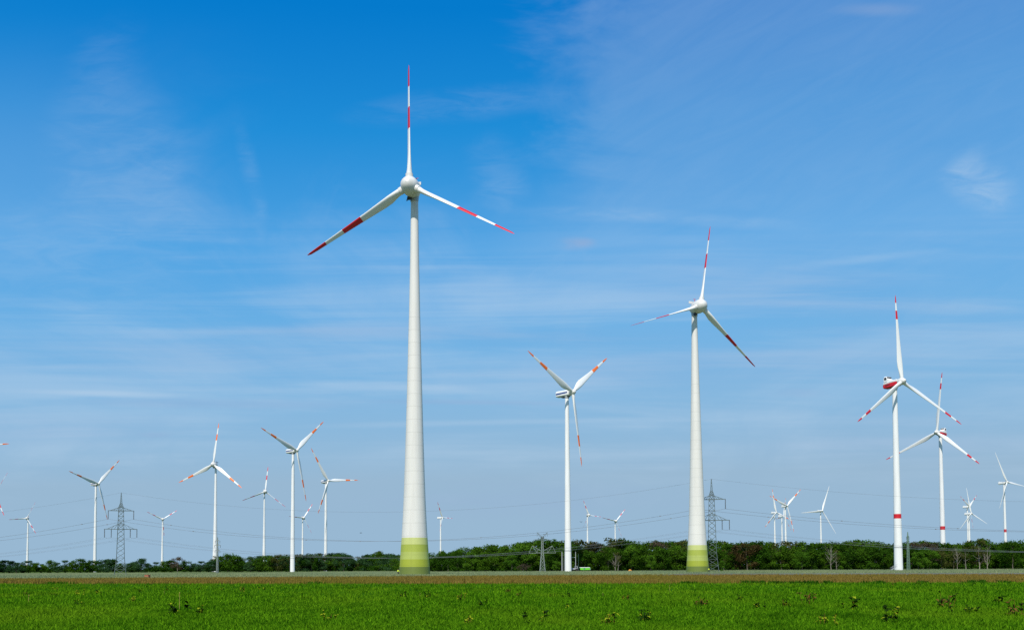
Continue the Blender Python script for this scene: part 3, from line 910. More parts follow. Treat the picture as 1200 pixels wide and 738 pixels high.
SKY = [(-200, 656), (0, 656), (25, 657), (50, 659), (72, 655), (110, 654), (125, 653), (145, 656), (165, 655), (190, 657), (208, 652), (228, 660), (243, 655), (262, 648), (282, 652), (300, 651), (320, 649), (345, 648), (400, 647), (415, 650),
       (426, 653), (438, 644), (455, 647), (470, 650), (500, 648), (520, 644), (545, 641), (570, 638), (600, 637), (615, 634), (650, 631), (680, 633), (700, 637), (712, 631), (730, 631), (760, 635), (780, 633), (800, 632),
       (835, 632), (860, 636), (880, 634), (905, 634), (940, 635), (960, 635), (975, 636), (1005, 631), (1020, 633), (1050, 636), (1080, 632), (1090, 635), (1100, 634), (1115, 637), (1130, 635), (1150, 631), (1165, 637), (1187, 632), (1200, 639), (1400, 637)]
TREES = []


def tree(px, Y, py_top, kind, row, width=1.0):
    if px > 500 and row == 'behind': py_top -= 1.4
    elif px > 500: py_top -= .8
    b = G(px, Y); b.z -= .1
    H = P(px, py_top, Y).z - b.z
    TREES.append((px, Y, H, kind, row, width, b))


rt = random.Random(5)
# left hedgerow-like wood, farther away
px = -60.0
while px < 432:
    top = interp(SKY, px) + rt.choice([-1.6, -.6, .2, 1.5, 3.2]) + rt.uniform(-.5, .5)
    kind = rt.choice(['dark', 'blue', 'blue', 'dark', 'mid']) if px < 270 else rt.choice(['blue', 'dark', 'olive', 'mid', 'dark'])
    if 203 < px < 214: kind, top = 'mauve', 651.5
    if 246 < px < 258: top = max(top, 655)
    tree(px, 872 + rt.uniform(-8, 10), top, kind, 'edge', rt.uniform(1.05, 1.4))
    px += rt.uniform(6.5, 10.5)
px = 255.0
while px < 470:
    tree(px, 915 + rt.uniform(-8, 8), interp(SKY, px) + rt.uniform(-.5, 1.0), rt.choice(['blue', 'olive', 'dark', 'olive']), 'behind', rt.uniform(1, 1.3))
    px += rt.uniform(9, 14)
# main wood: front row
px = 432.0
while px < 1340:
    sk = interp(SKY, px)
    Yd = interp(WOOD, px) + 12 + rt.uniform(-5, 9)
    base = 668.3 - .0035 * (px - 600)
    top = base - (base - sk) * rt.uniform(.62, .86)
    kind = rt.choice(['dark', 'dark', 'mid', 'mid', 'light', 'dark', 'mid'])
    if 430 < px < 480: top = sk + rt.uniform(0, 1.5); kind = rt.choice(['blue', 'mid', 'blue'])
    if 735 < px < 815: kind = rt.choice(['dark', 'mid', 'light'])
    if 856 < px < 876: kind = 'rust'; top = sk + 2
    if 1092 < px < 1112: kind = 'olive'
    if 1115 < px < 1165 and rt.random() < .5: kind = 'olive'
    tree(px, Yd, top, kind, 'edge', rt.uniform(1.0, 1.35))
    px += rt.uniform(10.5, 16.5)
# second row forms most of the skyline
px = 490.0
while px < 1330:
    sk = interp(SKY, px)
    Yd = interp(WOOD, px) + 42 + rt.uniform(-8, 8)
    kind = rt.choice(['dark', 'mid', 'dark', 'dark', 'mid', 'dark', 'olive'])
    if px < 640: kind = rt.choice(['mid', 'mid', 'dark', 'light'])
    if 685 < px < 715 or 760 < px < 780: kind = 'mauve' if rt.random() < .6 else 'olive'
    if 900 < px < 950: kind = rt.choice(['olive', 'mid'])
    if 1066 < px < 1098: kind = 'mauve'
    tree(px, Yd, sk + rt.uniform(-.6, 3.0), kind, 'behind', rt.uniform(1.0, 1.3))
    px += rt.uniform(11, 17)
# extra skyline trees
px = 500.0
while px < 1330:
    tree(px, interp(WOOD, px) + 75 + rt.uniform(-8, 8), interp(SKY, px) + rt.uniform(-.2, 2.2), rt.choice(['mid', 'dark', 'dark', 'dark', 'olive']), 'behind', rt.uniform(1.1, 1.4))
    px += rt.uniform(15, 22)
# the odd ones out
for (px, Y, top, kind, wd) in ((1148, 596, 631, 'thin', .8), (1132, 597, 641, 'thin', .8), (1157, 598, 640, 'bare', .7), (974, 600, 642, 'bare', .8), (980, 602, 644, 'thin', .7), (721, 596, 649, 'bare', .8),
                               (724, 598, 647, 'thin', 1.0), (1122, 600, 643, 'bare', .6), (846, 470, 657, 'light', .9), (613, 590, 660.5, 'mauve', 2.0), (1076, 592, 646, 'light', 1.1), (940, 594, 646, 'light', 1.1), (762, 594, 650, 'light', .9),
                               (600, 596, 650, 'light', 1.1), (1187, 594, 632, 'dark', .9), (652, 590, 657, 'light', 1.1), (1020, 597, 659, 'light', 1.2), (848.5, 560, 655, 'thin', .8)):
    tree(px, Y, top, kind, 'edge', wd)

counts = {}
TREES.sort(key=lambda q: q[0])
for kind_row in set((t[3], t[4]) for t in TREES):
    grp = [t for t in TREES if (t[3], t[4]) == kind_row]
    for t in grp:
        mk = min(MARKS, key=lambda q: abs(q[0] - t[0]))
        side = 'right' if t[0] >= mk[0] else 'left'
        key = (kind_row, mk[1], side)
        counts.setdefault(key, []).append(t)
labels = {}
for (kr, mk, side), lst in counts.items():
    lst.sort(key=lambda q: q[0], reverse=(side == 'left'))
    for i, t in enumerate(lst):
        where = 'front-row' if kr[1] == 'edge' else 'rear'
        labels[id(t)] = '%s %s, %s %s of %s' % (where, LOOK[kr[0]], ORD[i], side, mk)
for t in TREES:
    px, Y, H, kind, row, wd, b = t
    crown, tr = rt.choice(VAR[kind])
    o = empty('bush' if kind == 'bush' else 'dead_tree' if kind == 'bare' else 'tree', b, rt.uniform(0, 6.283))
    o.scale = (H * wd, H * wd, H)
    tag(o, labels[id(t)], 'tree', 'trees of the wood beyond the fields')
    link('trunk', tr, o)
    if crown is not None: link('crown', crown, o)


# undergrowth fringe at the wood edge: nobody could count it
def fringe(name, x0, x1, Yf, off, hpx, n, mat, label, seed, size=1.0, deep=14):
    g = np.random.default_rng(seed); cs = []
    px = x0
    while px < x1:
        Y = Yf(px) + off + g.uniform(0, deep); b = G(px, Y)
        h = hpx(px) * Y / FPX * g.uniform(.5, 1.1)
        cs.append((b.x, b.y, b.z + h * .45, h * .62)); px += g.uniform(1.2, 3.0)
    V, t = leaf_cloud(cs, n, size, seed, .9, .7)
    V[:, :, 2] = np.maximum(V[:, :, 2], -1.0)
    o = link(name, cloud_mesh(name, V, t, mat)); tag(o, label, 'undergrowth', kind='stuff')


wf = lambda px: interp(WOOD, px)
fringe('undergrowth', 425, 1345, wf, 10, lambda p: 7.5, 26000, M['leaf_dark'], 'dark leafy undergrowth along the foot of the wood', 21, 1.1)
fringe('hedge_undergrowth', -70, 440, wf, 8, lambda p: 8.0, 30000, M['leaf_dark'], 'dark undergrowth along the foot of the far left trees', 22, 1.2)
fringe('far_wood', 480, 1345, wf, 100, lambda p: (668 - interp(SKY, p)) * .80, 26000, M['leaf_mid'], 'far inner wood showing as one dark mass between the trees', 23, 1.8, 40)


fringe('far_hedge_wood', 255, 505, wf, 70, lambda p: (668 - interp(SKY, p)) * .78, 12000, M['leaf_haze'], 'dull far wood behind the trees left of the tallest turbine', 24, 1.9, 30)

# ------------------------------------------------------------------ weeds in the green field
def leaf_blade(mb, p, d, L, w, droop, mat):
    d = d.normalized(); s = d.cross(Vector((0, 0, 1)))
    s = s.normalized() if s.length > .01 else Vector((1, 0, 0))
    b = len(mb.v)
    q = [p, p + d * L * .45 + Vector((0, 0, .02)), p + d * L - Vector((0, 0, droop * L))]
    mb.v += [tuple(q[0]), tuple(q[1] - s * w), tuple(q[1] + s * w), tuple(q[2])]
    mb.face((b, b + 1, b + 2), mat); mb.face((b + 1, b + 3, b + 2), mat)


def matte(name, col):
    mt = bpy.data.materials.new(name); t = NT(mt)
    o = t.n('ShaderNodeOutputMaterial'); d = t.n('ShaderNodeBsdfDiffuse')
    nz = t.noise(t.n('ShaderNodeTexCoord').outputs['Object'], 9, 3, .6)
    t.l(t.mix(nz, tuple(c * .7 for c in col), tuple(c * 1.3 for c in col)), d.inputs[0]); t.l(d.outputs[0], o.inputs[0])
    return mt


M['weed_dark'] = matte('weed_dark_green', (.010, .026, .004))
M['weed_yellow'] = matte('weed_yellow_green', (.20, .24, .012))
M['weed_red'] = matte('weed_reddish_stalk', (.12, .062, .018))
M['weed_straw'] = matte('dry_straw_stalk', (.27, .24, .06))
WM = [M['weed_dark'], M['weed_yellow'], M['weed_red'], M['weed_straw']]
# px, py of the foot, size class, tone (d dark, y yellow, r reddish, s straw stalk)
WEEDS = [(113.7, 698, 1.1, 'd'), (94.5, 699, 1., 'y'), (93.7, 711, .9, 'd'), (64.3, 699.5, .8, 'd'), (31, 698, .6, 'r'), (66, 692.5, .8, 'y'), (164, 696, .9, 'd'), (196, 693, .9, 'd'), (155, 707, .8, 'y'), (234, 692, .6, 'd'), (259, 692.5, .7, 'd'),
         (286, 695, 1.1, 'y'), (215, 724, 1.5, 'd'), (236.5, 724, 1.1, 'd'), (211, 716, 1.2, 's'), (306.5, 693, .9, 'd'), (474, 702.5, 1., 'd'), (504, 703.5, 1.2, 'd'), (537.5, 706, 1.2, 'y'), (564, 713, 1.2, 'd'), (386.5, 732, 1., 'y'), (526, 695, .6, 'd'),
         (594, 695, 1., 'r'), (547.5, 736, .8, 'y'), (607.5, 699.5, .7, 'r'), (646, 701.5, .7, 'd'), (664, 702, 1., 'd'), (665.5, 716, .8, 'd'), (736, 705, .8, 'y'), (755, 732, 1.1, 'd'), (625, 736, 1.2, 'd'), (712, 736, 1.1, 'y'), (784, 694.5, .9, 's'),
         (820, 713, 1.2, 'r'), (890, 716, 1., 'd'), (805, 685, .9, 'd'), (867, 705, .9, 'd'), (919, 714.5, .9, 'y'), (947.5, 710, 1.5, 'r'), (995, 717, 1.5, 'd'), (1039, 735, 1.3, 'd'), (1106.5, 716, 1.5, 'r'), (1128, 722, 1.2, 'd'), (1169, 709, 1.2, 'd'),
         (1186, 726, 1.5, 'r'), (966, 737, 1., 'y'), (1045.5, 687, .9, 'y'), (34.5, 707, 1., 's'), (193, 697, .5, 's'), (879, 687, .8, 'd'), (945, 684, 1.2, 'd'), (911, 685, .9, 'd'), (1075, 686, .8, 'd'), (1140, 686, .7, 'd'), (706, 700, .5, 's'), (492, 700, .5, 's')]
TONE = {'d': 'dark green leafy weed', 'y': 'yellowish leafy weed', 'r': 'reddish-stalked weed', 's': 'straw coloured dry stalk'}
wl = {}
for w in WEEDS:
    mk = min([q for q in MARKS if q[0] not in (690, 721)], key=lambda q: abs(q[0] - w[0]))
    depth = 'beside the brown strip' if w[1] < 690 else 'far out in the crop' if w[1] < 703 else 'halfway in the crop' if w[1] < 720 else 'in the nearest crop'
    sz = 'big ' if w[2] >= 1.4 else 'small ' if w[2] <= .75 else ''
    side = 'below' if abs(w[0] - mk[0]) < 4 else 'right below' if False else 'just right of' if w[0] > mk[0] else 'just left of'
    wl.setdefault((sz, w[3], depth, side, mk[1]), []).append(w)
wlab = {}
for (sz, tn, depth, side, mk), lst in wl.items():
    lst.sort(key=lambda q: abs(q[0]))
    for i, w in enumerate(lst):
        ex = '' if len(lst) == 1 else (' left one' if i == 0 else ' right one' if i == len(lst) - 1 else ' middle one')
        wlab[w] = ('%s%s %s, %s %s,%s' % (sz, TONE[tn], depth, side, mk, ex)).rstrip(',')
rw = random.Random(3)
for w in WEEDS:
    px, py, sz, tn = w
    Y = flatY(px, py, 0.0)
    b = Vector(((px - 600) / FPX * Y, Y, gz(0, Y)))
    root = empty('weed', b, rw.uniform(0, 6.28)); tag(root, wlab[w], 'weed', 'weeds growing in the green crop')
    h = sz * rw.uniform(.36, .44)
    st = MB(); lv = MB()
    if tn == 's':
        hh = (21 if sz > 1.1 else 12) * sz * Y / FPX * .85
        st.tube((0, 0, 0), (.03, 0, hh), .012 + Y * .00012, .008, 5, 3)
        for k in range(7): leaf_blade(lv, Vector((.02, 0, hh * (.75 + .035 * k))), Vector((rw.uniform(-1, 1), rw.uniform(-1, 1), .8)), .09, .02, .1, 3)
    else:
        ns = rw.randint(4, 6)
        for k in range(ns):
            a = rw.uniform(0, 6.28); r = rw.uniform(.02, .30) * sz
            foot = Vector((math.cos(a) * r, math.sin(a) * r * .6, 0)); tip = foot * 1.4 + Vector((0, 0, h * rw.uniform(.6, 1.15)))
            st.tube(foot, tip, .010, .006, 4, 2 if tn in 'ry' else 0)
            for q in range(rw.randint(5, 7)):
                t = rw.uniform(.35, 1.0); p = foot.lerp(tip, t)
                mt = 0 if tn == 'd' and rw.random() < .8 else 1 if (tn in 'yd' and rw.random() < (.65 if tn == 'y' else 1)) else 2 if tn == 'r' and rw.random() < .5 else 0
                leaf_blade(lv, p, Vector((rw.uniform(-1, 1), rw.uniform(-1, 1), rw.uniform(-.1, .6))), rw.uniform(.11, .19) * sz, rw.uniform(.030, .055) * sz, rw.uniform(.1, .4), mt)
    st.build('stem', WM, root); lv.build('leaves', WM, root)


# ------------------------------------------------------------------ small things in the fields
M['trailer_green'] = paint('bright_green_panel', (.16, .62, .03), .4, .05)
M['tyre'] = paint('black_rubber', (.015, .015, .016), .8, .05)
M['glass'] = paint('dark_cab_glass', (.03, .04, .05), .1, .02)
M['body_grey'] = paint('light_grey_body', (.40, .42, .45), .45, .08)


def wheel(parent, x, y, r, w):
    mb = MB(); mb.lathe([(-w / 2, r * .62), (-w / 2, r * .92), (-w * .35, r), (w * .35, r), (w / 2, r * .92), (w / 2, r * .62)], 0, 20, 'Y', (0, 0, 0))
    o = mb.build('wheel', M['tyre'], parent, loc=(x, y, r))
    rb = MB(); rb.lathe([(-w * .42, r * .6), (w * .42, r * .6)], 0, 16, 'Y'); rb.build('rim', M['grey'], o)
    return o


b = G(685.3, 575)
tr = empty('farm_trailer', b, R(4)); tag(tr, 'small bright green box trailer with white top right of the slim blue-striped turbine', 'trailer')
tb = MB(); tb.rings([[Vector((x * L, y * 1.2, z)) for x, y in ((-1, -1), (1, -1), (1, 1), (-1, 1))] for z, L in ((.75, 2.55), (1.0, 2.75), (1.85, 2.85), (1.9, 2.8))], 0, sm=False)
tb.build('box_body', M['trailer_green'], tr)
MB().box((-.1, 0, 2.1), (5.9, 2.5, .36), 0, .1).build('roof', M['white'], tr)
MB().box((-.4, -1.235, 1.45), (.9, .05, .5), 0).build('side_panel', M['blue'], tr)
MB().box((3.0, 0, 1.3), (.5, 2.3, 1.3), 0, .1).build('tail', M['steel_green'], tr)
for x in (-1.3, 1.4):
    for y in (-1.0, 1.0): wheel(tr, x, y, .45, .35)
ch = MB(); ch.box((0, 0, .62), (5.2, 1.2, .22)); ch.tube((-2.6, 0, .6), (-4.0, 0, .5), .09); ch.build('chassis', M['dark'], tr)

b = G(673.3, 574)
fv = empty('tractor', b, R(6)); tag(fv, 'small light grey tractor with dark wheels at the foot of the blue-striped turbine', 'tractor')
MB().box((-.9, 0, 1.35), (2.0, 1.0, .9), 0, .12).build('bonnet', M['body_grey'], fv)
cb = MB().rings([[Vector((x * L + .9, y * W, z)) for x, y in ((-1, -1), (1, -1), (1, 1), (-1, 1))] for z, L, W in ((1.1, .85, .75), (1.9, .85, .8), (2.85, .72, .68))], 0, sm=False)
co = cb.build('cab', M['body_grey'], fv)
MB().box((.9, -.76, 2.3), (1.1, .06, .75)).build('window', M['glass'], co); MB().box((.06, 0, 2.3), (.06, 1.1, .7)).build('windscreen', M['glass'], co)
MB().box((.9, 0, 2.93), (1.7, 1.6, .14), 0, .04).build('roof', M['body_grey'], co)
for y in (-.95, .95): wheel(fv, 1.2, y, .85, .45); wheel(fv, -1.4, y, .55, .35)
ex = MB().tube((-.9, .35, 1.8), (-.9, .35, 2.7), .06, n=8); ex.build('exhaust', M['dark'], fv)

for (px, Y, top, lab_) in ((658.5, 577, 646, 'slim grey post directly left of the blue-striped turbine tower'), (674.6, 577, 646, 'slim grey post with side arm right of the blue-striped turbine tower'), (677.9, 590, 648.5, 'thinnest dull green post beside the grey tractor, nearest the trailer')):
    b = G(px, Y); H = P(px, top, Y).z - b.z
    po = empty('utility_post', b); tag(po, lab_, 'post', 'posts around the blue-striped turbine foot')
    th = .12 if px > 677 else .2
    pm = MB().tube((0, 0, 0), (0, 0, H), th, th * .7, 10, 0, True)
    pm.build('pole', M['steel_green'] if px > 677 else M['grey'], po)
    MB().lathe([(H, th * .9), (H + .15, th * .9)], 0, 10).build('cap', M['dark'], po)
    if 674 < px < 676:
        MB().tube((-3.0, 0, H * .71), (0, 0, H * .71), .1, .1, 6).build('side_arm', M['grey'], po)
    if px < 660:
        MB().tube((.55, 0, 0), (.55, 0, H * .97), .09, .07, 8).build('conduit', M['grey'], po)

# orange heap under a tarpaulin at the wood edge
b = G(738.3, 585)
rh = random.Random(4); mb = MB(); rings = []
for h, r in ((0, 1.15), (.3, 1.05), (.6, .8), (.85, .45), (1.0, .12)):
    rings.append([Vector((math.cos(a) * r * rh.uniform(.9, 1.08), math.sin(a) * r * rh.uniform(.85, 1.05), h * rh.uniform(.94, 1.05))) for a in [6.283 * k / 14 for k in range(14)]])
mb.rings(rings, 0)
M['tarp'] = paint('orange_tarp', (.55, .22, .015), .6, .12, scale=2)
o = mb.build('covered_heap', M['tarp'], loc=b); tag(o, 'small bright orange heap at the wood edge between the two middle big turbines', 'heap')

# brick red box at the edge of the pale field
b = G(172.9, 196)
bx = empty('wooden_box', b, R(-22)); tag(bx, 'low brick-red box lying on the field edge right of the left lattice pylon', 'box')
M['redwood'] = paint('brick_red_boards', (.42, .13, .07), .8, .15, scale=3)
MB().box((0, 0, .42), (.92, .6, .5), 0, .03).build('body', M['redwood'], bx)
MB().box((0, 0, .70), (1.0, .68, .07), 0, .02).build('lid', M['redwood'], bx)
lg = MB()
for x, y in ((-.38, -.22), (.38, -.22), (.38, .22), (-.38, .22)): lg.box((x, y, .085), (.1, .1, .17))
lg.build('leg_frame', M['redwood'], bx)

# little lean-to stair at the nearer red-nacelle turbine
b = G(1047.2, 497)
sr = empty('access_stair', b, R(12)); tag(sr, 'grey access stair leaning at the foot of the nearer red-nacelle turbine', 'stair')
for y in (-.5, .5):
    MB().tube((-1.6, y, .1), (1.6, y, 2.1), .12).build('stringer', M['grey'], sr)
sp = MB()
for k in range(7): sp.box((-1.35 + k * .45, 0, .3 + k * .28), (.4, .95, .06))
sp.build('treads', M['grey'], sr)
rl = MB()
for y in (-.5, .5):
    rl.tube((-1.6, y, 1.1), (1.6, y, 3.1), .05)
    for k in (-1.5, 0, 1.5): rl.tube((k, y, 1.1 + (k + 1.6) * .3), (k, y, 1.1 + (k + 1.6) * .625), .04)
rl.build('handrail', M['grey'], sr)


# ------------------------------------------------------------------ people in hi-vis jackets at the tower feet
M['skin'] = paint('skin', (.45, .27, .19), .6, .05, scale=5)
M['hivis'] = paint('hi_vis_yellow', (.60, .78, .02), .6, .05, scale=5)
M['trousers'] = paint('dark_work_trousers', (.02, .022, .03), .8, .1, scale=5)
M['hair'] = paint('dark_hair', (.03, .02, .015), .7, .1, scale=5)


def skinned(name, verts, edges, radii, root_i, mat, parent, sub=1):
    me = bpy.data.meshes.new(name); me.from_pydata(verts, edges, [])
    o = bpy.data.objects.new(name + '_src', me); COL.objects.link(o)
    md = o.modifiers.new('s', 'SKIN'); md.use_smooth_shade = True
    sv = me.skin_vertices[0].data
    for i, r in enumerate(radii): sv[i].radius = (r, r) if not isinstance(r, tuple) else r
    for i in range(len(verts)): sv[i].use_root = (i == root_i)
    o.modifiers.new('d', 'SUBSURF').levels = sub
    dg = bpy.context.evaluated_depsgraph_get(); dg.update()
    out = bpy.data.meshes.new_from_object(o.evaluated_get(dg))
    bpy.data.objects.remove(o)
    out.materials.clear(); out.materials.append(mat)
    return link(name, out, parent)


def person(px, Y, label, rz):
    b = G(px, Y)
    root = empty('person', b, rz); tag(root, label, 'person')
    v = [(0, 0, .98), (0, 0, 1.2), (0, 0, 1.42), (0, -.01, 1.52), (0, -.02, 1.62), (0, -.02, 1.72),
         (-.19, 0, 1.4), (-.25, -.03, 1.14), (-.2, -.22, .98), (.19, 0, 1.4), (.27, -.02, 1.14), (.28, -.1, .88),
         (-.1, 0, .9), (-.12, -.03, .5), (-.13, .02, .1), (-.13, -.12, .05), (.1, 0, .9), (.13, 0, .5), (.14, .03, .1), (.14, -.11, .05), (-.2, -.3, .95), (.28, -.15, .8)]
    e = [(0, 1), (1, 2), (2, 3), (3, 4), (4, 5), (2, 6), (6, 7), (7, 8), (2, 9), (9, 10), (10, 11), (0, 12), (12, 13), (13, 14), (14, 15), (0, 16), (16, 17), (17, 18), (18, 19), (8, 20), (11, 21)]
    r = [(.16, .11), (.15, .11), (.15, .1), .06, (.085, .1), (.06, .07), .07, .05, .04, .07, .05, .04, .09, .065, .05, .04, .09, .065, .05, .04, .035, .035]
    skinned('body', v, e, r, 0, M['skin'], root)
    vj = [v[0], v[1], v[2], v[6], v[7], v[8], v[9], v[10], v[11]]
    skinned('jacket', vj, [(0, 1), (1, 2), (2, 3), (3, 4), (4, 5), (2, 6), (6, 7), (7, 8)], [(.2, .15), (.19, .14), (.17, .13), .1, .08, .065, .1, .08, .065], 0, M['hivis'], root)
    vt = [v[0], v[12], v[13], v[14], v[16], v[17], v[18]]
    skinned('trousers', vt, [(0, 1), (1, 2), (2, 3), (0, 4), (4, 5), (5, 6)], [(.18, .14), .115, .09, .075, .115, .09, .075], 0, M['trousers'], root)
    MB().lathe([(1.66, .105), (1.74, .115), (1.80, .08), (1.83, .02)], 0, 14, origin=(0, -.01, 0)).build('hair', M['hair'], root)
    return root


person(466.6, 286, 'person in yellow hi-vis jacket standing left of the tallest turbine tower foot', R(30))
person(830.6, 398, 'person in yellow hi-vis jacket standing right of the second green-ringed tower foot', R(-40))


# ------------------------------------------------------------------ birds
M['bird'] = paint('dark_plumage', (.02, .02, .022), .8, .1, scale=5)


def bird(px, py, Y, span, rz, lift, label):
    c = P(px, py, Y)
    mb = MB()
    n = 8; rings = []
    for s, r in ((-.28, .01), (-.2, .05), (0, .075), (.16, .06), (.24, .045), (.31, .04), (.36, .008)):
        rings.append([Vector((math.cos(a) * r, -s, math.sin(a) * r * .9)) for a in [6.283 * k / n for k in range(n)]])
    mb.rings(rings, 0)
    for sx in (-1, 1):
        w = [Vector((sx * q * span / 2, y, math.sin(q * 2.2) * lift)) for q, y in ((.05, -.1), (.5, -.16), (1, .02))]
        x = [Vector((sx * q * span / 2, y, math.sin(q * 2.2) * lift)) for q, y in ((.05, .12), (.5, .06), (1, .06))]
        for i in range(2):
            b = len(mb.v)
            for p in (w[i], w[i + 1], x[i + 1], x[i]): mb.v.append(tuple(p + Vector((0, 0, .012))))
            for p in (w[i], w[i + 1], x[i + 1], x[i]): mb.v.append(tuple(p - Vector((0, 0, .012))))
            mb.face((b, b + 1, b + 2, b + 3)); mb.face((b + 7, b + 6, b + 5, b + 4))
            for k in range(4): mb.face((b + k, b + 4 + k, b + 4 + (k + 1) % 4, b + (k + 1) % 4))
    b = len(mb.v)
    mb.v += [(-.03, .2, 0), (.03, .2, 0), (.09, .42, .01), (-.09, .42, .01)]; mb.face((b, b + 1, b + 2, b + 3))
    o = mb.build('bird', M['bird'], loc=c); o.rotation_euler = (0, 0, rz)
    tag(o, label, 'bird')


bird(422.8, 624, 230, .8, R(75), .04, 'dark bird gliding low in the sky left of the tallest turbine')
bird(681, 611.4, 230, .9, R(10), .16, 'dark bird with raised wings flying beside the far turbine right of blue-striped nacelle')

# ------------------------------------------------------------------ light and sky
SUN_EL, SUN_AZ = R(51), R(15)       # the sun stands behind the camera, to the left
sdir = Vector((-math.sin(SUN_AZ) * math.cos(SUN_EL), -math.cos(SUN_AZ) * math.cos(SUN_EL), math.sin(SUN_EL)))
sl = bpy.data.lights.new('sun', 'SUN'); sl.energy = 4.9; sl.angle = R(.53); sl.color = (1.0, .94, .85)
so = bpy.data.objects.new('sun', sl); COL.objects.link(so)
so.rotation_euler = sdir.to_track_quat('Z', 'Y').to_euler()
so.location = (-60, -60, 120)

wd = bpy.data.worlds.new('World'); scene.world = wd
wd.use_nodes = True
t = NT(wd)
out = t.n('ShaderNodeOutputWorld'); bg = t.n('ShaderNodeBackground')
skyt = t.n('ShaderNodeTexSky'); skyt.sky_type = 'NISHITA'; skyt.sun_disc = False
skyt.sun_elevation = SUN_EL; skyt.sun_rotation = math.pi + SUN_AZ
skyt.altitude = 60; skyt.air_density = 1.0; skyt.dust_density = .6; skyt.ozone_density = 2.0
tc = t.n('ShaderNodeTexCoord').outputs['Generated']
sep = t.n('ShaderNodeSeparateXYZ'); t.l(tc, sep.inputs[0])
# colour balance of the clear sky: the paler the Nishita sky, the paler the graded blue
sc_ = t.n('ShaderNodeSeparateColor'); t.l(skyt.outputs[0], sc_.inputs[0])
rp = t.n('ShaderNodeValToRGB'); cr = rp.color_ramp
t.l(t.math('MULTIPLY', sc_.outputs[0], .11 / .6), rp.inputs[0])


def lin(c): return tuple((v / 255 / 12.92 if v <= 10 else ((v / 255 + .055) / 1.055) ** 2.4) for v in c)


stops = [(.115, (5, 122, 204)), (.142, (32, 141, 215)), (.19, (80, 164, 227)), (.25, (110, 177, 228)), (.33, (132, 183, 223)), (.44, (146, 185, 216)), (.52, (152, 184, 210))]
while len(cr.elements) < len(stops): cr.elements.new(.5)
for e, (p, c) in zip(cr.elements, stops):
    e.position = p / .6; e.color = (*lin(c), 1)
clear = rp.outputs[0]
# cirrus: a plane of ice cloud high above the ground, seen along each direction
yy = t.math('MAXIMUM', sep.outputs[1], .05)
front = t.math('GREATER_THAN', sep.outputs[1], .05)
cu = t.math('DIVIDE', sep.outputs[0], yy); cv = t.math('DIVIDE', sep.outputs[2], yy)
zc = t.math('ADD', t.math('MAXIMUM', sep.outputs[2], 0.0), .03)
cx = t.math('DIVIDE', sep.outputs[0], zc); cy = t.math('DIVIDE', sep.outputs[1], zc)
cmb = t.n('ShaderNodeCombineXYZ'); t.l(cx, cmb.inputs[0]); t.l(cy, cmb.inputs[1])
pl = cmb.outputs[0]
cmb2 = t.n('ShaderNodeCombineXYZ'); t.l(cu, cmb2.inputs[0]); t.l(cv, cmb2.inputs[1])
uv = cmb2.outputs[0]
n1 = t.noise(t.mapping(pl, (.50, .30, 1), (3.1, 1.7, 0), (0, 0, R(8))), 1.0, 6, .62, .8)
n2 = t.noise(t.mapping(pl, (.16, .10, 1), (7.3, .4, 0)), 1.0, 3, .5)
n3 = t.noise(t.mapping(pl, (2.6, .8, 1), (0, 2, 0), (0, 0, R(-24))), 1.0, 6, .72, 1.5)
nw = t.noise(t.mapping(uv, (5, 9, 1), (1, 2, 0), (0, 0, R(-14))), 1.0, 5, .6, 1.0)      # warps the edges of the patches
nf = t.noise(t.mapping(uv, (16, 60, 1), (4, 1, 0), (0, 0, R(9))), 1.0, 5, .65, .8)       # fine fibres
ns = t.noise(t.mapping(uv, (1.8, 34, 1), (2, 5, 0), (0, 0, R(-1.5))), 1.0, 4, .6, .4)      # long level streaks
nf2 = t.noise(t.mapping(t.mapping(uv, (1, 1, 1), (0, 0, 0), (0, 0, R(-28))), (7, 34, 1), (3, 6, 0)), 1.0, 6, .66, 1.0)    # slanting fibres
wob = t.math('MULTIPLY', t.math('SUBTRACT', nw, .5), .35)


def U(px): return (px - 600) / 1167.0


def V(py): return (665 - py) / 1167.0


def band(v, a, b): return t.maprange(v, a, b)


def blob(px, py, w, h, rot, k, stren, tex=None):
    mp = t.mapping(uv, (1, 1, 1), (-U(px), -V(py), 0))
    mp = t.mapping(mp, (1167.0 / w, 1167.0 / h, 1), (0, 0, 0), (0, 0, 0)) if not rot else t.mapping(t.mapping(mp, (1, 1, 1), (0, 0, 0), (0, 0, R(rot))), (1167.0 / w, 1167.0 / h, 1))
    d = t.vmath('LENGTH', mp).outputs['Value']
    d = t.math('ADD', d, t.math('MULTIPLY', t.math('SUBTRACT', nw, .5), k))
    mk = t.math('MULTIPLY', t.maprange(d, 1.0, .1), stren)
    if tex is not None: mk = t.math('MULTIPLY', mk, t.maprange(tex, .3, .7, .15, 1.0))
    return t.math('MULTIPLY', mk, front)


def add(*xs):
    r = xs[0]
    for x in xs[1:]: r = t.math('ADD', r, x)
    return r


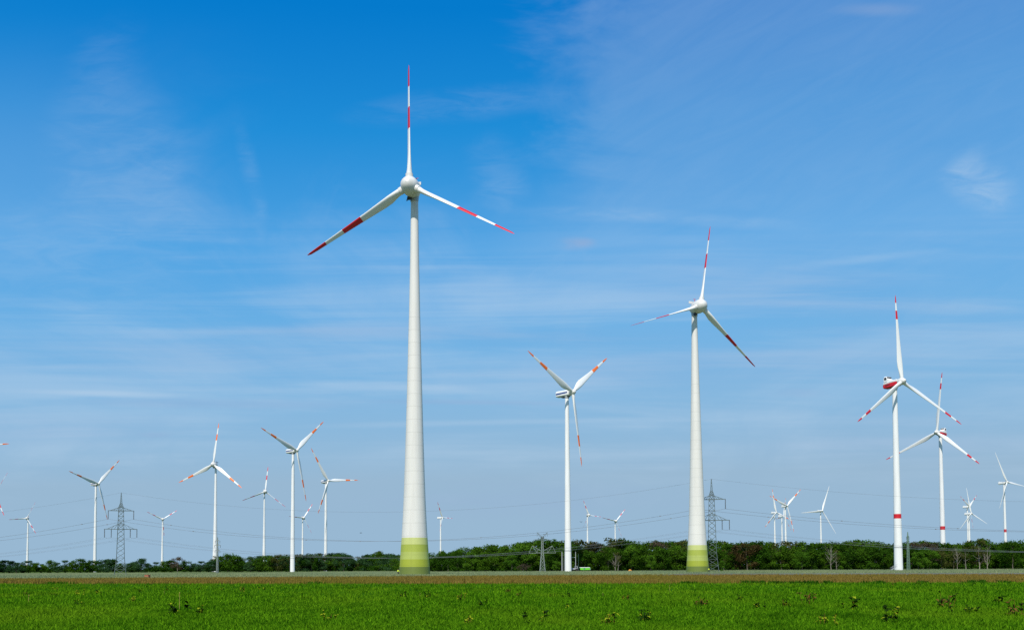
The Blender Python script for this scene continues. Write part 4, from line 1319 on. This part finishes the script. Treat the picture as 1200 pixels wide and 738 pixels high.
uw = t.math('ADD', cu, wob); vw = t.math('ADD', cv, t.math('MULTIPLY', wob, .6))
veil_r = t.math('MULTIPLY', t.math('MULTIPLY', band(uw, -.01, .15), band(vw, .20, .42)), t.maprange(add(t.math('MULTIPLY', nf2, .35), t.math('MULTIPLY', n2, .65)), .32, .66, .14, .23))
veil_l = t.math('MULTIPLY', t.math('MULTIPLY', band(uw, -.22, -.48), band(vw, .30, .36)), t.maprange(n2, .3, .7, .03, .11))
veil_l = t.math('MULTIPLY', veil_l, band(cv, .58, .42))
mid = t.math('MULTIPLY', t.math('MULTIPLY', band(vw, .06, .16), band(vw, .40, .24)), t.maprange(add(t.math('MULTIPLY', n1, .45), t.math('MULTIPLY', ns, .55)), .40, .62, .0, .34))
fine = t.math('MULTIPLY', t.maprange(n3, .5, .75), t.math('MULTIPLY', t.math('MULTIPLY', band(cv, .04, .3), band(cv, .48, .3)), .05))
wisps = add(blob(1158, 214, 60, 40, 20, 1.3, .32, nf), blob(1140, 186, 45, 20, -35, 1.2, .15, nf), blob(720, 246, 150, 13, 2, .9, .16, nf), blob(890, 258, 130, 12, 3, .9, .12, nf),
            blob(290, 190, 17, 75, -14, 1.1, .11, nf), blob(303, 250, 13, 45, 4, 1.0, .08, nf), blob(150, 130, 60, 170, -24, 1.3, .06, nf2), blob(585, 200, 45, 60, -20, 1.0, .12, nf), blob(130, 458, 160, 6, 2, .6, .30), blob(470, 452, 190, 8, 3, .7, .20), blob(560, 494, 260, 6, -1, .6, .22), blob(620, 440, 180, 12, 2, .8, .18, ns), blob(520, 520, 160, 20, -8, .9, .16, ns),
            blob(560, 110, 190, 26, -6, .9, .10, nf), blob(640, 350, 330, 50, 10, .9, .12, ns), blob(1030, 300, 130, 8, -6, .8, .14), blob(60, 300, 200, 90, 15, 1.0, .13, nf), blob(150, 200, 130, 120, 30, 1.0, .10, nf), blob(100, 90, 60, 130, 25, 1.0, .07, nf))
mauve = add(blob(675, 281, 34, 13, 0, .9, .55, nf), blob(690, 279, 18, 8, 0, .8, .25), blob(660, 392, 260, 16, -1, .8, .30, ns), blob(420, 385, 260, 18, 1, .8, .25, ns), blob(560, 585, 420, 30, 0, .8, .25, ns), blob(250, 470, 260, 9, 1, .7, .22), blob(560, 470, 200, 5, 1, .7, .28), blob(1040, -2, 70, 12, 0, .8, .30), blob(940, 460, 40, 8, 0, .9, .16), blob(180, 507, 26, 5, 0, .7, .20), blob(1000, 350, 330, 60, 4, .8, .20, ns), blob(200, 410, 330, 40, 0, .8, .20, ns), blob(850, 430, 420, 36, -2, .8, .18, ns), blob(60, 500, 230, 28, 0, .8, .2, ns),
            blob(1050, 520, 240, 40, 0, .8, .16, ns))
gap = add(blob(20, 362, 75, 26, 0, .7, .5), blob(1100, 430, 200, 20, 0, .8, .3), blob(640, 180, 70, 30, 0, .8, .3))
pale = add(veil_r, veil_l, mid, fine, wisps)
pale = t.math('MULTIPLY', pale, t.math('SUBTRACT', 1.0, gap))
c1 = t.mix(t.math('MINIMUM', pale, .85), clear, lin((188, 211, 233)))
c2 = t.mix(t.math('MINIMUM', mauve, .8), c1, lin((150, 174, 212)))
k11 = t.vmath('MULTIPLY', c2, (1 / .11, 1 / .11, 1 / .11)).outputs[0]
t.l(k11, bg.inputs[0]); bg.inputs[1].default_value = .11
t.l(bg.outputs[0], out.inputs[0])

# ------------------------------------------------------------------ render settings
scene.render.engine = 'CYCLES'
vs = scene.view_settings
vs.view_transform = 'Standard'; vs.look = 'None'; vs.exposure = 0.0; vs.gamma = 1.0; vs.use_curve_mapping = False
scene.cycles.max_bounces = 5
scene.cycles.use_denoising = False
scene.render.film_transparent = False
